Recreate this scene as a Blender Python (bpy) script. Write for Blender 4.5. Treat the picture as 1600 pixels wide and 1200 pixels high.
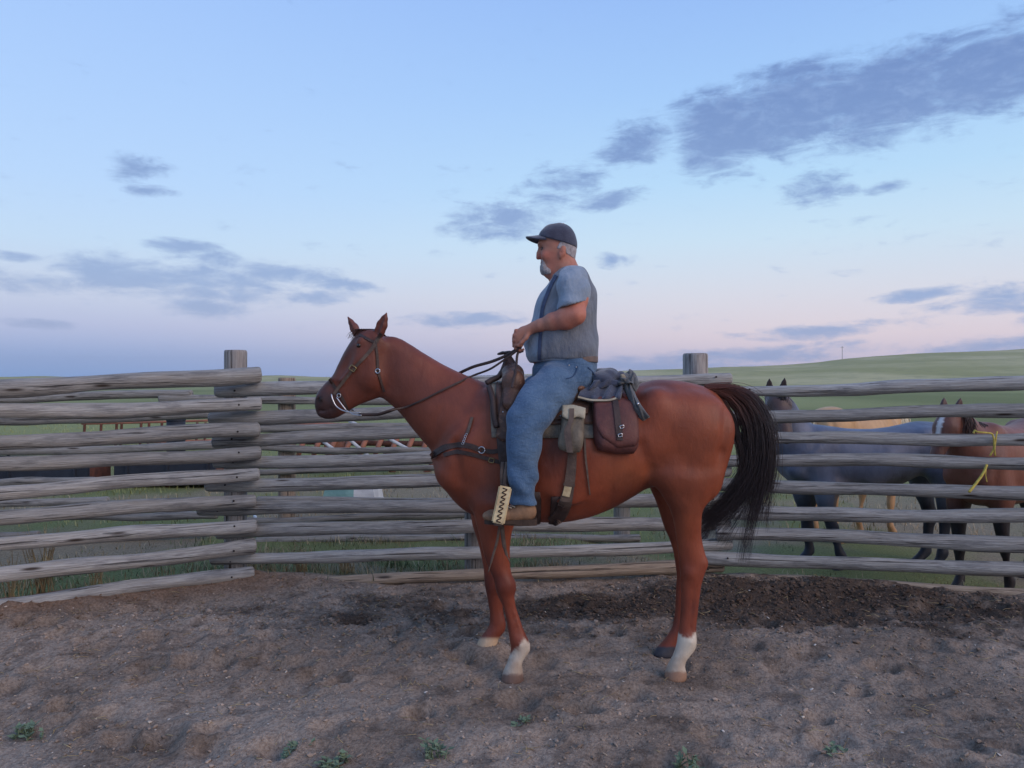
import bpy, bmesh, math, random
import numpy as np
from mathutils import Vector, Matrix
from mathutils.bvhtree import BVHTree

for o in list(bpy.data.objects):
    bpy.data.objects.remove(o)
scene = bpy.context.scene
COL = scene.collection
R = math.radians
random.seed(7)
rng = np.random.default_rng(7)

# ---------------------------------------------------------------- camera
F = 1200.0          # focal length in pixels of the 1600 px wide photograph
HY = 592.0          # eye level (row) in the photograph
CZ = 1.6            # camera height
cam = bpy.data.cameras.new('camera')
cam.sensor_width = 36.0
cam.lens = 36.0 * F / 1600.0
cam.shift_y = -(600.0 - HY) / 1600.0
cam.clip_start = 0.05
cam.clip_end = 9000
camo = bpy.data.objects.new('camera', cam)
camo.location = (0, 0, CZ)
camo.rotation_euler = (R(90), 0, 0)
COL.objects.link(camo)
scene.camera = camo


def P(px, py, Y):
    """a point of the place at depth Y seen at a photograph pixel"""
    return np.array([(px - 800.0) * Y / F, Y, CZ - (py - HY) * Y / F])


def lin(c):
    out = []
    for v in c[:3]:
        v = v / 255.0
        out.append(v / 12.92 if v <= 0.04045 else ((v + 0.055) / 1.055) ** 2.4)
    return (*out, 1.0)


# ---------------------------------------------------------------- sky
SUN_EL, SUN_AZ = R(30), R(128)      # broad afterglow behind the camera, to its right
world = bpy.data.worlds.new('World')
scene.world = world
world.use_nodes = True
wt = world.node_tree
wt.nodes.clear()


class NT:
    def __init__(self, tree):
        self.t = tree

    def n(self, kind, **props):
        nd = self.t.nodes.new(kind)
        for k, v in props.items():
            setattr(nd, k, v)
        return nd

    def link(self, a, b):
        self.t.links.new(a, b)

    def put(self, sock, v):
        if isinstance(v, bpy.types.NodeSocket):
            self.link(v, sock)
        else:
            sock.default_value = v

    def m(self, op, a, b=0.0, c=0.0, clamp=False):
        nd = self.n('ShaderNodeMath', operation=op, use_clamp=clamp)
        self.put(nd.inputs[0], a)
        self.put(nd.inputs[1], b)
        self.put(nd.inputs[2], c)
        return nd.outputs[0]

    def smooth(self, v, lo, hi, a=0.0, b=1.0):
        nd = self.n('ShaderNodeMapRange', interpolation_type='SMOOTHSTEP')
        self.put(nd.inputs[0], v)
        for i, q in enumerate((lo, hi, a, b)):
            self.put(nd.inputs[i + 1], q)
        return nd.outputs[0]

    def mix(self, f, a, b, mode='MIX'):
        nd = self.n('ShaderNodeMix', data_type='RGBA', blend_type=mode)
        self.put(nd.inputs[0], f)
        self.put(nd.inputs[6], a)
        self.put(nd.inputs[7], b)
        return nd.outputs[2]

    def ramp(self, f, stops):
        nd = self.n('ShaderNodeValToRGB')
        els = nd.color_ramp.elements
        els[0].position, els[0].color = stops[0]
        els[1].position, els[1].color = stops[-1]
        for p, c in stops[1:-1]:
            e = els.new(p)
            e.color = c
        self.put(nd.inputs[0], f)
        return nd.outputs[0]

    def noise(self, vec, scale, detail=4, rough=0.5, dist=0.0):
        nd = self.n('ShaderNodeTexNoise')
        if vec is not None:
            self.link(vec, nd.inputs['Vector'])
        nd.inputs['Scale'].default_value = scale
        nd.inputs['Detail'].default_value = detail
        nd.inputs['Roughness'].default_value = rough
        nd.inputs['Distortion'].default_value = dist
        return nd.outputs[0]

    def mapping(self, vec, loc=(0, 0, 0), rot=(0, 0, 0), scale=(1, 1, 1), kind='POINT'):
        nd = self.n('ShaderNodeMapping', vector_type=kind)
        self.link(vec, nd.inputs[0])
        nd.inputs['Location'].default_value = loc
        nd.inputs['Rotation'].default_value = rot
        nd.inputs['Scale'].default_value = scale
        return nd.outputs[0]


W = NT(wt)
tc = W.n('ShaderNodeTexCoord')
sep = W.n('ShaderNodeSeparateXYZ')
W.link(tc.outputs['Generated'], sep.inputs[0])
sx, sy, sz = sep.outputs
az = W.m('ARCTAN2', sx, sy)                       # azimuth and elevation on the sky dome
el = W.m('ARCSINE', sz)
elv = W.m('DIVIDE', el, R(90), clamp=True)
SKL = [(0, (124, 163, 218)), (1.6, (138, 171, 221)), (3.6, (168, 184, 224)), (6, (187, 200, 228)), (9, (182, 208, 238)),
       (13, (172, 203, 243)), (18, (164, 197, 243)), (26, (152, 187, 241)), (45, (126, 166, 222)), (90, (98, 140, 202))]
SKR = [(0, (198, 190, 217)), (1.2, (209, 198, 218)), (3, (220, 207, 219)), (6, (210, 212, 227)), (10, (194, 218, 238)),
       (14, (175, 211, 242)), (20, (156, 195, 242)), (26, (143, 181, 238)), (45, (122, 164, 222)), (90, (98, 140, 202))]
left = W.ramp(elv, [(a / 90, lin(c)) for a, c in SKL])
right = W.ramp(elv, [(a / 90, lin(c)) for a, c in SKR])
side = W.smooth(W.m('SINE', az), -0.6, 0.42)
base = W.mix(side, left, right)

uv = W.n('ShaderNodeCombineXYZ')
W.link(az, uv.inputs[0])
W.link(el, uv.inputs[1])
# cloud banks: centre, half extents and tilt, as seen from the corral (pixels turned into angles)
BANKS = [(1135, 195, 90, 50, 0), (1235, 172, 150, 58, 8), (1390, 150, 170, 60, 10), (1530, 112, 150, 56, 14), (1650, 84, 150, 60, 10),
         (1120, 240, 70, 34, 0), (885, 285, 72, 26, 8), (1000, 222, 64, 34, 10), (790, 345, 92, 30, 4), (1290, 295, 66, 22, 3), (1380, 292, 40, 9, 3),
         (958, 405, 44, 11, 4), (950, 315, 58, 13, 8), (210, 262, 58, 20, 4), (235, 300, 38, 9, 0), (285, 383, 50, 11, 0), (200, 432, 130, 30, -6),
         (330, 445, 150, 30, -3), (430, 425, 130, 17, -6), (312, 480, 88, 17, 0), (45, 442, 84, 15, 0), (15, 402, 55, 9, 0), (535, 446, 60, 11, -5),
         (500, 463, 60, 10, 0), (735, 498, 120, 11, 2), (1262, 518, 118, 11, 4), (1560, 470, 130, 18, 3), (1440, 461, 80, 9, 2), (1160, 556, 210, 13, 3),
         (1570, 535, 130, 15, 6), (60, 506, 70, 8, 0), (1000, 572, 200, 10, 0), (1700, 500, 120, 16, 0), (-120, 430, 160, 30, 0), (-260, 300, 120, 24, 5)]
warp = W.noise(W.mapping(uv.outputs[0], scale=(1, 2.2, 1)), 9, 4, 0.6)
wv = W.n('ShaderNodeCombineXYZ')
W.link(W.m('MULTIPLY', W.m('SUBTRACT', warp, 0.5), 0.05), wv.inputs[0])
W.link(W.m('MULTIPLY', W.m('SUBTRACT', warp, 0.5), 0.02), wv.inputs[1])
uvw = W.n('ShaderNodeVectorMath', operation='ADD')
W.link(uv.outputs[0], uvw.inputs[0])
W.link(wv.outputs[0], uvw.inputs[1])
tot = None
for bi, (px, py, hw, hh, tilt) in enumerate(BANKS):
    a = math.atan((px - 800) / F)
    e = math.atan((HY - py) / F * math.cos(a))
    mp = W.mapping(uvw.outputs[0], (a, e, 0), (0, 0, R(tilt)), (hw * 1.35 / F * math.cos(a) ** 2, hh * 1.5 / F * math.cos(a), 1), 'TEXTURE')
    g = W.n('ShaderNodeTexGradient', gradient_type='SPHERICAL')
    W.link(mp, g.inputs[0])
    gv = W.m('MULTIPLY', g.outputs['Fac'], 1.8 if bi < 5 else 1.12)
    tot = gv if tot is None else W.m('MAXIMUM', tot, gv)
n1 = W.noise(W.mapping(uv.outputs[0], scale=(1, 3.0, 1)), 17, 9, 0.64, 0.4)
n2 = W.noise(W.mapping(uv.outputs[0], scale=(1, 2.0, 1), loc=(3, 1, 0)), 46, 8, 0.68, 0.4)
n3 = W.noise(W.mapping(uv.outputs[0], scale=(1, 4.5, 1), loc=(7, 2, 0)), 6, 5, 0.55)
band = W.m('MULTIPLY', W.smooth(el, R(34), R(6)), W.m('MULTIPLY', W.smooth(n3, .42, .7), 0.30))
val = W.m('ADD', W.m('MULTIPLY', W.m('POWER', tot, 0.75), 0.98), band)
val = W.m('ADD', val, W.m('MULTIPLY', W.m('SUBTRACT', n1, 0.5), 2.0))
val = W.m('ADD', val, W.m('MULTIPLY', W.m('SUBTRACT', n2, 0.5), 0.7))
dens = W.smooth(val, 0.24, 1.12)
ccol = W.ramp(W.m('DIVIDE', el, R(24), clamp=True), [(0, lin((142, 163, 206))), (0.3, lin((132, 160, 208))), (0.75, lin((106, 135, 190))), (1.0, lin((94, 123, 182)))])
cvar = W.mix(W.smooth(n2, 0.38, 0.66), ccol, lin((150, 176, 220)))
cl = W.mix(W.smooth(n1, 0.62, 0.40, 0.03, 0.35), ccol, cvar)
skycol = W.mix(W.m('MULTIPLY', dens, 0.93), base, cl)
below = W.smooth(el, R(-0.5), R(-3))
skycol = W.mix(below, skycol, lin((92, 92, 96)))
bg = W.n('ShaderNodeBackground')
W.link(skycol, bg.inputs[0])
bg.inputs[1].default_value = 0.97
# the physical sky of a sun just at the horizon behind the viewer, very weak, for the afterglow
st = W.n('ShaderNodeTexSky', sky_type='NISHITA')
st.sun_disc = False
st.sun_elevation = R(1.5)
st.sun_rotation = SUN_AZ
bg2 = W.n('ShaderNodeBackground')
W.link(st.outputs[0], bg2.inputs[0])
bg2.inputs[1].default_value = 0.05
ads = W.n('ShaderNodeAddShader')
W.link(bg.outputs[0], ads.inputs[0])
W.link(bg2.outputs[0], ads.inputs[1])
wo = W.n('ShaderNodeOutputWorld')
W.link(ads.outputs[0], wo.inputs[0])
world.cycles.sampling_method = 'MANUAL'
world.cycles.sample_map_resolution = 512

sl = bpy.data.lights.new('sun', 'SUN')
sl.energy = 1.5
sl.angle = R(45)
sl.color = (1.0, 0.76, 0.60)
so = bpy.data.objects.new('sun', sl)
sdir = Vector((math.sin(SUN_AZ) * math.cos(SUN_EL), math.cos(SUN_AZ) * math.cos(SUN_EL), math.sin(SUN_EL)))
so.rotation_euler = sdir.to_track_quat('Z', 'Y').to_euler()
so.location = (3, -4, 5)
COL.objects.link(so)

vs = scene.view_settings
vs.view_transform = 'Standard'
vs.look = 'None'
vs.exposure = 0.12
vs.gamma = 1.0
vs.use_curve_mapping = False
scene.render.engine = 'CYCLES'
scene.cycles.max_bounces = 5


# ---------------------------------------------------------------- helpers
def tag(o, label=None, cat=None, group=None, kind=None):
    if label:
        o['label'] = label
    if cat:
        o['category'] = cat
    if group:
        o['group'] = group
    if kind:
        o['kind'] = kind
    return o


def empty(name, loc=(0, 0, 0)):
    o = bpy.data.objects.new(name, None)
    o.location = loc
    o.empty_display_size = 0.1
    COL.objects.link(o)
    return o


def obj(name, me, mat=None, parent=None, smooth=True):
    o = bpy.data.objects.new(name, me)
    COL.objects.link(o)
    if mat is not None:
        me.materials.clear()
        me.materials.append(mat)
    if smooth:
        me.polygons.foreach_set('use_smooth', [True] * len(me.polygons))
    if parent is not None:
        o.parent = parent
        o.matrix_parent_inverse = Matrix.Translation(parent.location).inverted()
    return o


def mesh(name, v, f):
    me = bpy.data.meshes.new(name)
    me.from_pydata(np.asarray(v).tolist(), [], np.asarray(f).tolist() if isinstance(f, np.ndarray) else f)
    me.update()
    return me


class MB:
    """collects small closed solids into one mesh"""
    def __init__(self):
        self.v = []
        self.f = []

    def add(self, v, f):
        o = len(self.v)
        self.v += [tuple(map(float, p)) for p in v]
        self.f += [tuple(i + o for i in q) for q in f]

    def box(self, c, s, rot=None):
        c = np.array(c, float)
        vs_ = np.array([(x, y, z) for x in (-.5, .5) for y in (-.5, .5) for z in (-.5, .5)]) * np.array(s)
        if rot is not None:
            vs_ = vs_ @ np.array(rot).T
        self.add(vs_ + c, [(0, 1, 3, 2), (4, 6, 7, 5), (0, 4, 5, 1), (2, 3, 7, 6), (0, 2, 6, 4), (1, 5, 7, 3)])

    def tube(self, pts, rad, n=8, flat=1.0, up=(0, 0, 1)):
        """tube along points; rad number or list; flat scales the section along the second normal"""
        pts = np.array(pts, float)
        m = len(pts)
        rad = np.full(m, rad, float) if np.isscalar(rad) else np.array(rad, float)
        t = np.gradient(pts, axis=0)
        t /= np.linalg.norm(t, axis=1)[:, None] + 1e-9
        upv = np.array(up, float)
        vs_, fs = [], []
        for i in range(m):
            a = np.cross(t[i], upv)
            if np.linalg.norm(a) < 1e-3:
                a = np.cross(t[i], (1, 0, 0))
            a /= np.linalg.norm(a)
            b = np.cross(a, t[i])
            for k in range(n):
                th = 2 * math.pi * k / n
                vs_.append(pts[i] + rad[i] * (math.cos(th) * a + flat * math.sin(th) * b))
        for i in range(m - 1):
            for k in range(n):
                k2 = (k + 1) % n
                fs.append((i * n + k, i * n + k2, (i + 1) * n + k2, (i + 1) * n + k))
        fs.append(tuple(range(n - 1, -1, -1)))
        fs.append(tuple((m - 1) * n + k for k in range(n)))
        self.add(vs_, fs)

    def build(self, name, mat, parent=None, smooth=True):
        return obj(name, mesh(name, self.v, self.f), mat, parent, smooth)


def pchip(xs, ys, xq):
    xs = np.array(xs, float)
    ys = np.array(ys, float)
    o = np.argsort(xs, kind='stable')
    xs, ys = xs[o], ys[o]
    keep = np.concatenate([[True], np.diff(xs) > 1e-6])
    xs, ys = xs[keep], ys[keep]
    h = np.diff(xs)
    d = np.diff(ys) / h
    m = np.zeros_like(ys)
    m[0], m[-1] = d[0], d[-1]
    for i in range(1, len(xs) - 1):
        if d[i - 1] * d[i] > 0:
            w1, w2 = 2 * h[i] + h[i - 1], h[i] + 2 * h[i - 1]
            m[i] = (w1 + w2) / (w1 / d[i - 1] + w2 / d[i])
    xq = np.clip(xq, xs[0], xs[-1])
    k = np.clip(np.searchsorted(xs, xq) - 1, 0, len(h) - 1)
    t = (xq - xs[k]) / h[k]
    return ((1 + 2 * t) * (1 - t) ** 2 * ys[k] + t * (1 - t) ** 2 * h[k] * m[k] + t * t * (3 - 2 * t) * ys[k + 1] + t * t * (t - 1) * h[k] * m[k + 1])


def vnoise(x, y, seed=0):
    """smooth value noise on numpy arrays"""
    def hsh(i, j):
        h = (i.astype(np.int64) * 374761393 + j.astype(np.int64) * 668265263 + seed * 1442695041) & 0xffffffff
        h = ((h ^ (h >> 13)) * 1274126177) & 0xffffffff
        return ((h ^ (h >> 16)) & 0xffffff) / float(0xffffff)
    xi, yi = np.floor(x), np.floor(y)
    fx, fy = x - xi, y - yi
    fx = fx * fx * (3 - 2 * fx)
    fy = fy * fy * (3 - 2 * fy)
    a, b, c, d = hsh(xi, yi), hsh(xi + 1, yi), hsh(xi, yi + 1), hsh(xi + 1, yi + 1)
    return (a * (1 - fx) + b * fx) * (1 - fy) + (c * (1 - fx) + d * fx) * fy


def fbm(x, y, oct=4, seed=0, gain=0.5):
    s, a, t = 0, 1.0, 0
    for i in range(oct):
        s = s + a * vnoise(x * 2 ** i + i * 17.3, y * 2 ** i + i * 5.7, seed + i)
        t += a
        a *= gain
    return s / t


# ------------------------------------------------ implicit bodies (smooth unions meshed by surface nets)
class Field:
    def __init__(self, lo, hi, h):
        self.lo, self.h = np.array(lo, float), h
        n = np.ceil((np.array(hi) - self.lo) / h).astype(int) + 1
        self.ax = [self.lo[i] + h * np.arange(n[i]) for i in range(3)]
        self.f = np.full(n, 1.0, np.float32)

    def region(self, lo, hi):
        sl_ = []
        for i in range(3):
            a = max(0, int((lo[i] - self.lo[i]) / self.h) - 1)
            b = min(len(self.ax[i]), int((hi[i] - self.lo[i]) / self.h) + 3)
            if a >= b:
                return None
            sl_.append(slice(a, b))
        X = self.ax[0][sl_[0]][:, None, None]
        Y = self.ax[1][sl_[1]][None, :, None]
        Z = self.ax[2][sl_[2]][None, None, :]
        return tuple(sl_), X, Y, Z

    def put(self, sl_, d, k):
        f = self.f[sl_]
        if k <= 0:
            self.f[sl_] = np.minimum(f, d)
            return
        h = np.clip(0.5 + 0.5 * (f - d) / k, 0, 1)
        self.f[sl_] = f * (1 - h) + d * h - k * h * (1 - h)

    def cut(self, sl_, d, k=0.01):
        f = self.f[sl_]
        h = np.clip(0.5 - 0.5 * (f + d) / k, 0, 1)
        self.f[sl_] = f * (1 - h) + (-d) * h + k * h * (1 - h)

    def chain(self, pts, k=0.03, Wd=(0, 1, 0), carve=False):
        """pts: (point, radius in the plane, half width along Wd)"""
        Wd = np.array(Wd, float) / np.linalg.norm(Wd)
        if len(pts) == 1:
            pts = [pts[0], (np.array(pts[0][0]) + np.array((1e-4, 0, 1e-4)), pts[0][1], pts[0][2])]
        for (A, ra, wa), (B, rb, wb) in zip(pts[:-1], pts[1:]):
            A, B = np.array(A, float), np.array(B, float)
            mr = max(ra, rb, wa, wb) + k + 0.02
            rg = self.region(np.minimum(A, B) - mr, np.maximum(A, B) + mr)
            if rg is None:
                continue
            s, X, Y, Z = rg
            px, py, pz = X - A[0], Y - A[1], Z - A[2]
            l = px * Wd[0] + py * Wd[1] + pz * Wd[2]
            AB = B - A
            abl = AB @ Wd
            ab = AB - abl * Wd
            qx, qy, qz = px - l * Wd[0], py - l * Wd[1], pz - l * Wd[2]
            t = np.clip((qx * ab[0] + qy * ab[1] + qz * ab[2]) / (ab @ ab + 1e-12), 0, 1)
            r = ra + (rb - ra) * t
            w = wa + (wb - wa) * t
            dd = (qx - t * ab[0]) ** 2 + (qy - t * ab[1]) ** 2 + (qz - t * ab[2]) ** 2
            q = np.sqrt(dd / r ** 2 + ((l - t * abl) / w) ** 2)
            d = (q - 1) * np.minimum(r, w)
            (self.cut(s, d, k) if carve else self.put(s, d, k))

    def loft(self, A, B, Yd, front, back, widths, k=0.03, e=2.0, inflate=0.0, clip=None, tf=None):
        """outline pairs in photograph pixels about the axis A->B at depth Yd; widths: (s in px along axis, half width m, lateral centre m)"""
        A, B = np.array(A, float), np.array(B, float)
        u = (B - A) / np.linalg.norm(B - A)
        v = np.array([u[1], -u[0]])
        pr = lambda pts: (np.array([(np.array(p) - A) @ u for p in pts]), np.array([(np.array(p) - A) @ v for p in pts]))
        sf, vf = pr(front)
        sb, vb = pr(back)
        s0, s1 = max(sf.min(), sb.min()), min(sf.max(), sb.max())
        ss = np.linspace(s0, s1, 240)
        a, b = pchip(sf, vf, ss), pchip(sb, vb, ss)
        sc = Yd / F
        vc, vh = (a + b) / 2 * sc, np.maximum(np.abs(a - b) / 2 * sc, 0.004) + inflate
        ws = [w[0] for w in widths]
        wh = pchip(ws, [w[1] for w in widths], ss) + inflate
        wc = pchip(ws, [(w[2] if len(w) > 2 else 0.0) for w in widths], ss)
        # convert the lateral centre: section centres shift in x and z so that they keep their place in the picture
        O = P(A[0], A[1], Yd)
        U = np.array([u[0], 0, -u[1]])
        V = np.array([v[0], 0, -v[1]])
        pts = O + np.outer(ss * sc, U) + np.outer(vc, V)
        mr = max(vh.max(), wh.max()) + k + 0.02
        lo, hi = pts.min(0) - mr, pts.max(0) + mr
        lo[1] = Yd + (wc - wh).min() - k - .02
        hi[1] = Yd + (wc + wh).max() + k + .02
        rg = self.region(lo, hi)
        if rg is None:
            return
        sl_, X, Y, Z = rg
        s = (X - O[0]) * U[0] + (Z - O[2]) * U[2]
        vv = (X - O[0]) * V[0] + (Z - O[2]) * V[2]
        S = ss * sc
        out = np.maximum(S[0] - s, s - S[-1])
        VC, VH, WH, WC = (np.interp(s, S, q) for q in (vc, vh, wh, wc))
        q = (np.abs((vv - VC) / VH) ** e + np.abs((Y - Yd - WC) / WH) ** e) ** (1 / e)
        d = (q - 1) * np.minimum(VH, WH)
        o2 = np.maximum(out, 0) + 0 * d
        d = np.where(o2 > 0, np.sqrt(np.maximum(d, 0) ** 2 + o2 ** 2), d)
        if clip is not None:
            d = np.maximum(d, clip(X, Y, Z) + 0 * d)
        self.put(sl_, d, k)

    def halfspace(self, fn):
        X, Y, Z = self.ax[0][:, None, None], self.ax[1][None, :, None], self.ax[2][None, None, :]
        self.f = np.maximum(self.f, fn(X, Y, Z) + 0 * self.f)

    def bump(self, fn):
        X, Y, Z = self.ax[0][:, None, None], self.ax[1][None, :, None], self.ax[2][None, None, :]
        self.f = self.f + fn(X, Y, Z)

    def verts_faces(self):
        f, h = self.f, self.h
        s = f < 0
        c = [(i, j, k) for i in (0, 1) for j in (0, 1) for k in (0, 1)]
        nx, ny, nz = f.shape
        cs = [s[i:nx - 1 + i, j:ny - 1 + j, k:nz - 1 + k] for i, j, k in c]
        cnt = sum(q.astype(np.int8) for q in cs)
        act = np.argwhere((cnt > 0) & (cnt < 8))
        vals = np.stack([f[act[:, 0] + i, act[:, 1] + j, act[:, 2] + k] for i, j, k in c], 1)
        pos = np.zeros((len(act), 3))
        num = np.zeros(len(act))
        for a in range(8):
            for b in range(a + 1, 8):
                df = np.array(c[b]) - np.array(c[a])
                if np.abs(df).sum() != 1:
                    continue
                fa, fb = vals[:, a], vals[:, b]
                mk = (fa < 0) != (fb < 0)
                t = np.where(mk, fa / np.where(mk, fa - fb, 1), 0)
                pos += np.where(mk[:, None], np.array(c[a]) + t[:, None] * df, 0)
                num += mk
        pos = (pos / num[:, None] + act) * h + self.lo
        idx = np.full((nx - 1, ny - 1, nz - 1), -1, np.int64)
        idx[act[:, 0], act[:, 1], act[:, 2]] = np.arange(len(act))
        faces = []
        for ax_ in range(3):
            sh = [nx, ny, nz]
            sla = [slice(None)] * 3
            slb = [slice(None)] * 3
            sla[ax_], slb[ax_] = slice(0, sh[ax_] - 1), slice(1, sh[ax_])
            diff = np.argwhere(s[tuple(sla)] != s[tuple(slb)])
            o1, o2 = (ax_ + 1) % 3, (ax_ + 2) % 3
            ok = (diff[:, o1] > 0) & (diff[:, o2] > 0) & (diff[:, o1] < sh[o1] - 1) & (diff[:, o2] < sh[o2] - 1)
            diff = diff[ok]
            st_ = s[diff[:, 0], diff[:, 1], diff[:, 2]]
            q = []
            for (a, b) in ((-1, -1), (0, -1), (0, 0), (-1, 0)):
                e = diff.copy()
                e[:, o1] += a
                e[:, o2] += b
                q.append(idx[e[:, 0], e[:, 1], e[:, 2]])
            q = np.stack(q, 1)
            q[~st_] = q[~st_][:, ::-1]
            faces.append(q)
        return pos, np.concatenate(faces)


def relax(v, f, it=2, w=0.5):
    n = len(v)
    e = np.concatenate([f[:, [0, 1]], f[:, [1, 2]], f[:, [2, 3]], f[:, [3, 0]]])
    deg = np.bincount(e.ravel(), minlength=n).astype(float)
    for _ in range(it):
        acc = np.zeros_like(v)
        for c in range(3):
            acc[:, c] = np.bincount(e[:, 0], v[e[:, 1], c], n) + np.bincount(e[:, 1], v[e[:, 0], c], n)
        v = v * (1 - w) + w * acc / deg[:, None]
    return v


def field_mesh(name, fl, it=2):
    v, f = fl.verts_faces()
    return mesh(name, relax(v, f, it) if it else v, f)


def vcol(me, name, cols):
    """colour attribute on points"""
    a = me.color_attributes.new(name, 'FLOAT_COLOR', 'POINT')
    c = np.ones((len(me.vertices), 4), np.float32)
    c[:, :3] = cols
    a.data.foreach_set('color', c.ravel())


def coords(me):
    v = np.zeros(len(me.vertices) * 3)
    me.vertices.foreach_get('co', v)
    return v.reshape(-1, 3)


# ---------------------------------------------------------------- materials
def material(name):
    m = bpy.data.materials.new(name)
    m.use_nodes = True
    t = NT(m.node_tree)
    b = m.node_tree.nodes['Principled BSDF']
    return m, t, b


def pm(name, c1, c2=None, scale=8.0, rough=0.8, bump=0.0, bscale=None, stretch=(1, 1, 1), detail=5, spec=0.3, metal=0.0, c3=None, sheen=0.0, lo=0.35, hi=0.65, bdist=0.01):
    """two or three colour procedural material in object space"""
    m, t, b = material(name)
    tcn = t.n('ShaderNodeTexCoord')
    vec = t.mapping(tcn.outputs['Object'], scale=stretch)
    if c2 is not None:
        nz = t.noise(vec, scale, detail, 0.6)
        col = t.mix(t.smooth(nz, lo, hi), lin(c1), lin(c2))
        if c3 is not None:
            n3 = t.noise(vec, scale * 3.1, detail, 0.6)
            col = t.mix(t.smooth(n3, 0.55, 0.7), col, lin(c3))
        t.link(col, b.inputs['Base Color'])
    else:
        b.inputs['Base Color'].default_value = lin(c1)
    b.inputs['Roughness'].default_value = rough
    b.inputs['Specular IOR Level'].default_value = spec
    b.inputs['Metallic'].default_value = metal
    if sheen:
        b.inputs['Sheen Weight'].default_value = sheen
        b.inputs['Sheen Roughness'].default_value = 0.5
    if bump:
        bn = t.n('ShaderNodeBump')
        bn.inputs['Strength'].default_value = bump
        bn.inputs['Distance'].default_value = bdist
        t.link(t.noise(vec, bscale or scale * 4, 6, 0.6), bn.inputs['Height'])
        t.link(bn.outputs[0], b.inputs['Normal'])
    return m


def attr_mat(name, attr, rough=0.7, bump=0.2, bscale=120, var=0.18, vscale=9, stretch=(1, 1, 1), spec=0.3, bdist=0.004, sheen=0.0, vdark=(0.5, 0.45, 0.45), relief=None, streak=None):
    """colour from a point attribute, broken up by noise"""
    m, t, b = material(name)
    a = t.n('ShaderNodeAttribute', attribute_name=attr)
    tcn = t.n('ShaderNodeTexCoord')
    vec = t.mapping(tcn.outputs['Object'], scale=stretch)
    nz = t.noise(vec, vscale, 6, 0.6)
    col = t.mix(t.m('MULTIPLY', t.smooth(nz, 0.35, 0.7), var), a.outputs['Color'], (*vdark, 1), 'MULTIPLY')
    t.link(col, b.inputs['Base Color'])
    b.inputs['Roughness'].default_value = rough
    b.inputs['Specular IOR Level'].default_value = spec
    if sheen:
        b.inputs['Sheen Weight'].default_value = sheen
    bn = t.n('ShaderNodeBump')
    bn.inputs['Strength'].default_value = bump
    bn.inputs['Distance'].default_value = bdist
    t.link(t.noise(vec, bscale, 4, 0.6), bn.inputs['Height'])
    if relief:
        b2 = t.n('ShaderNodeBump')
        b2.inputs['Strength'].default_value = relief[2]
        b2.inputs['Distance'].default_value = relief[1]
        t.link(t.noise(t.mapping(tcn.outputs['Object'], rot=(0, R(-25), 0), scale=(1.5, 1, .8)), relief[0], 3, 0.5, 0.6), b2.inputs['Height'])
        t.link(b2.outputs[0], bn.inputs['Normal'])
    if streak:
        sn = t.noise(t.mapping(tcn.outputs['Object'], rot=(0, R(streak[1]), 0), scale=(1, 1, .12)), streak[0], 4, 0.6)
        hue = t.mix(t.m('MULTIPLY', t.smooth(sn, .35, .7), streak[2]), col, (1.5, 1.38, 1.3, 1), 'MULTIPLY')
        t.link(hue, b.inputs['Base Color'])
    t.link(bn.outputs[0], b.inputs['Normal'])
    return m


M = {}
# ================================================================ ground
FENCE = [(-9.0, 1.55), (-3.63, 4.95), (-2.12, 5.92), (1.47, 6.17), (4.09, 5.47), (9.0, 4.16)]


def fy(x):
    return np.interp(x, [p[0] for p in FENCE], [p[1] for p in FENCE])


def sstep(x, a, b):
    t = np.clip((x - a) / (b - a), 0, 1)
    return t * t * (3 - 2 * t)


HOOF = [(rng.uniform(-4.2, 4.2), rng.uniform(2.6, 5.4), rng.uniform(.055, .085), rng.uniform(.016, .042), rng.uniform(0, 3.14)) for _ in range(230)]


FEET = [(0.89, 4.10, -0.004), (0.0, 4.10, -0.012), (-0.15, 4.45, 0.062), (0.87, 4.42, 0.006)]      # where the ridden horse stands


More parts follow.
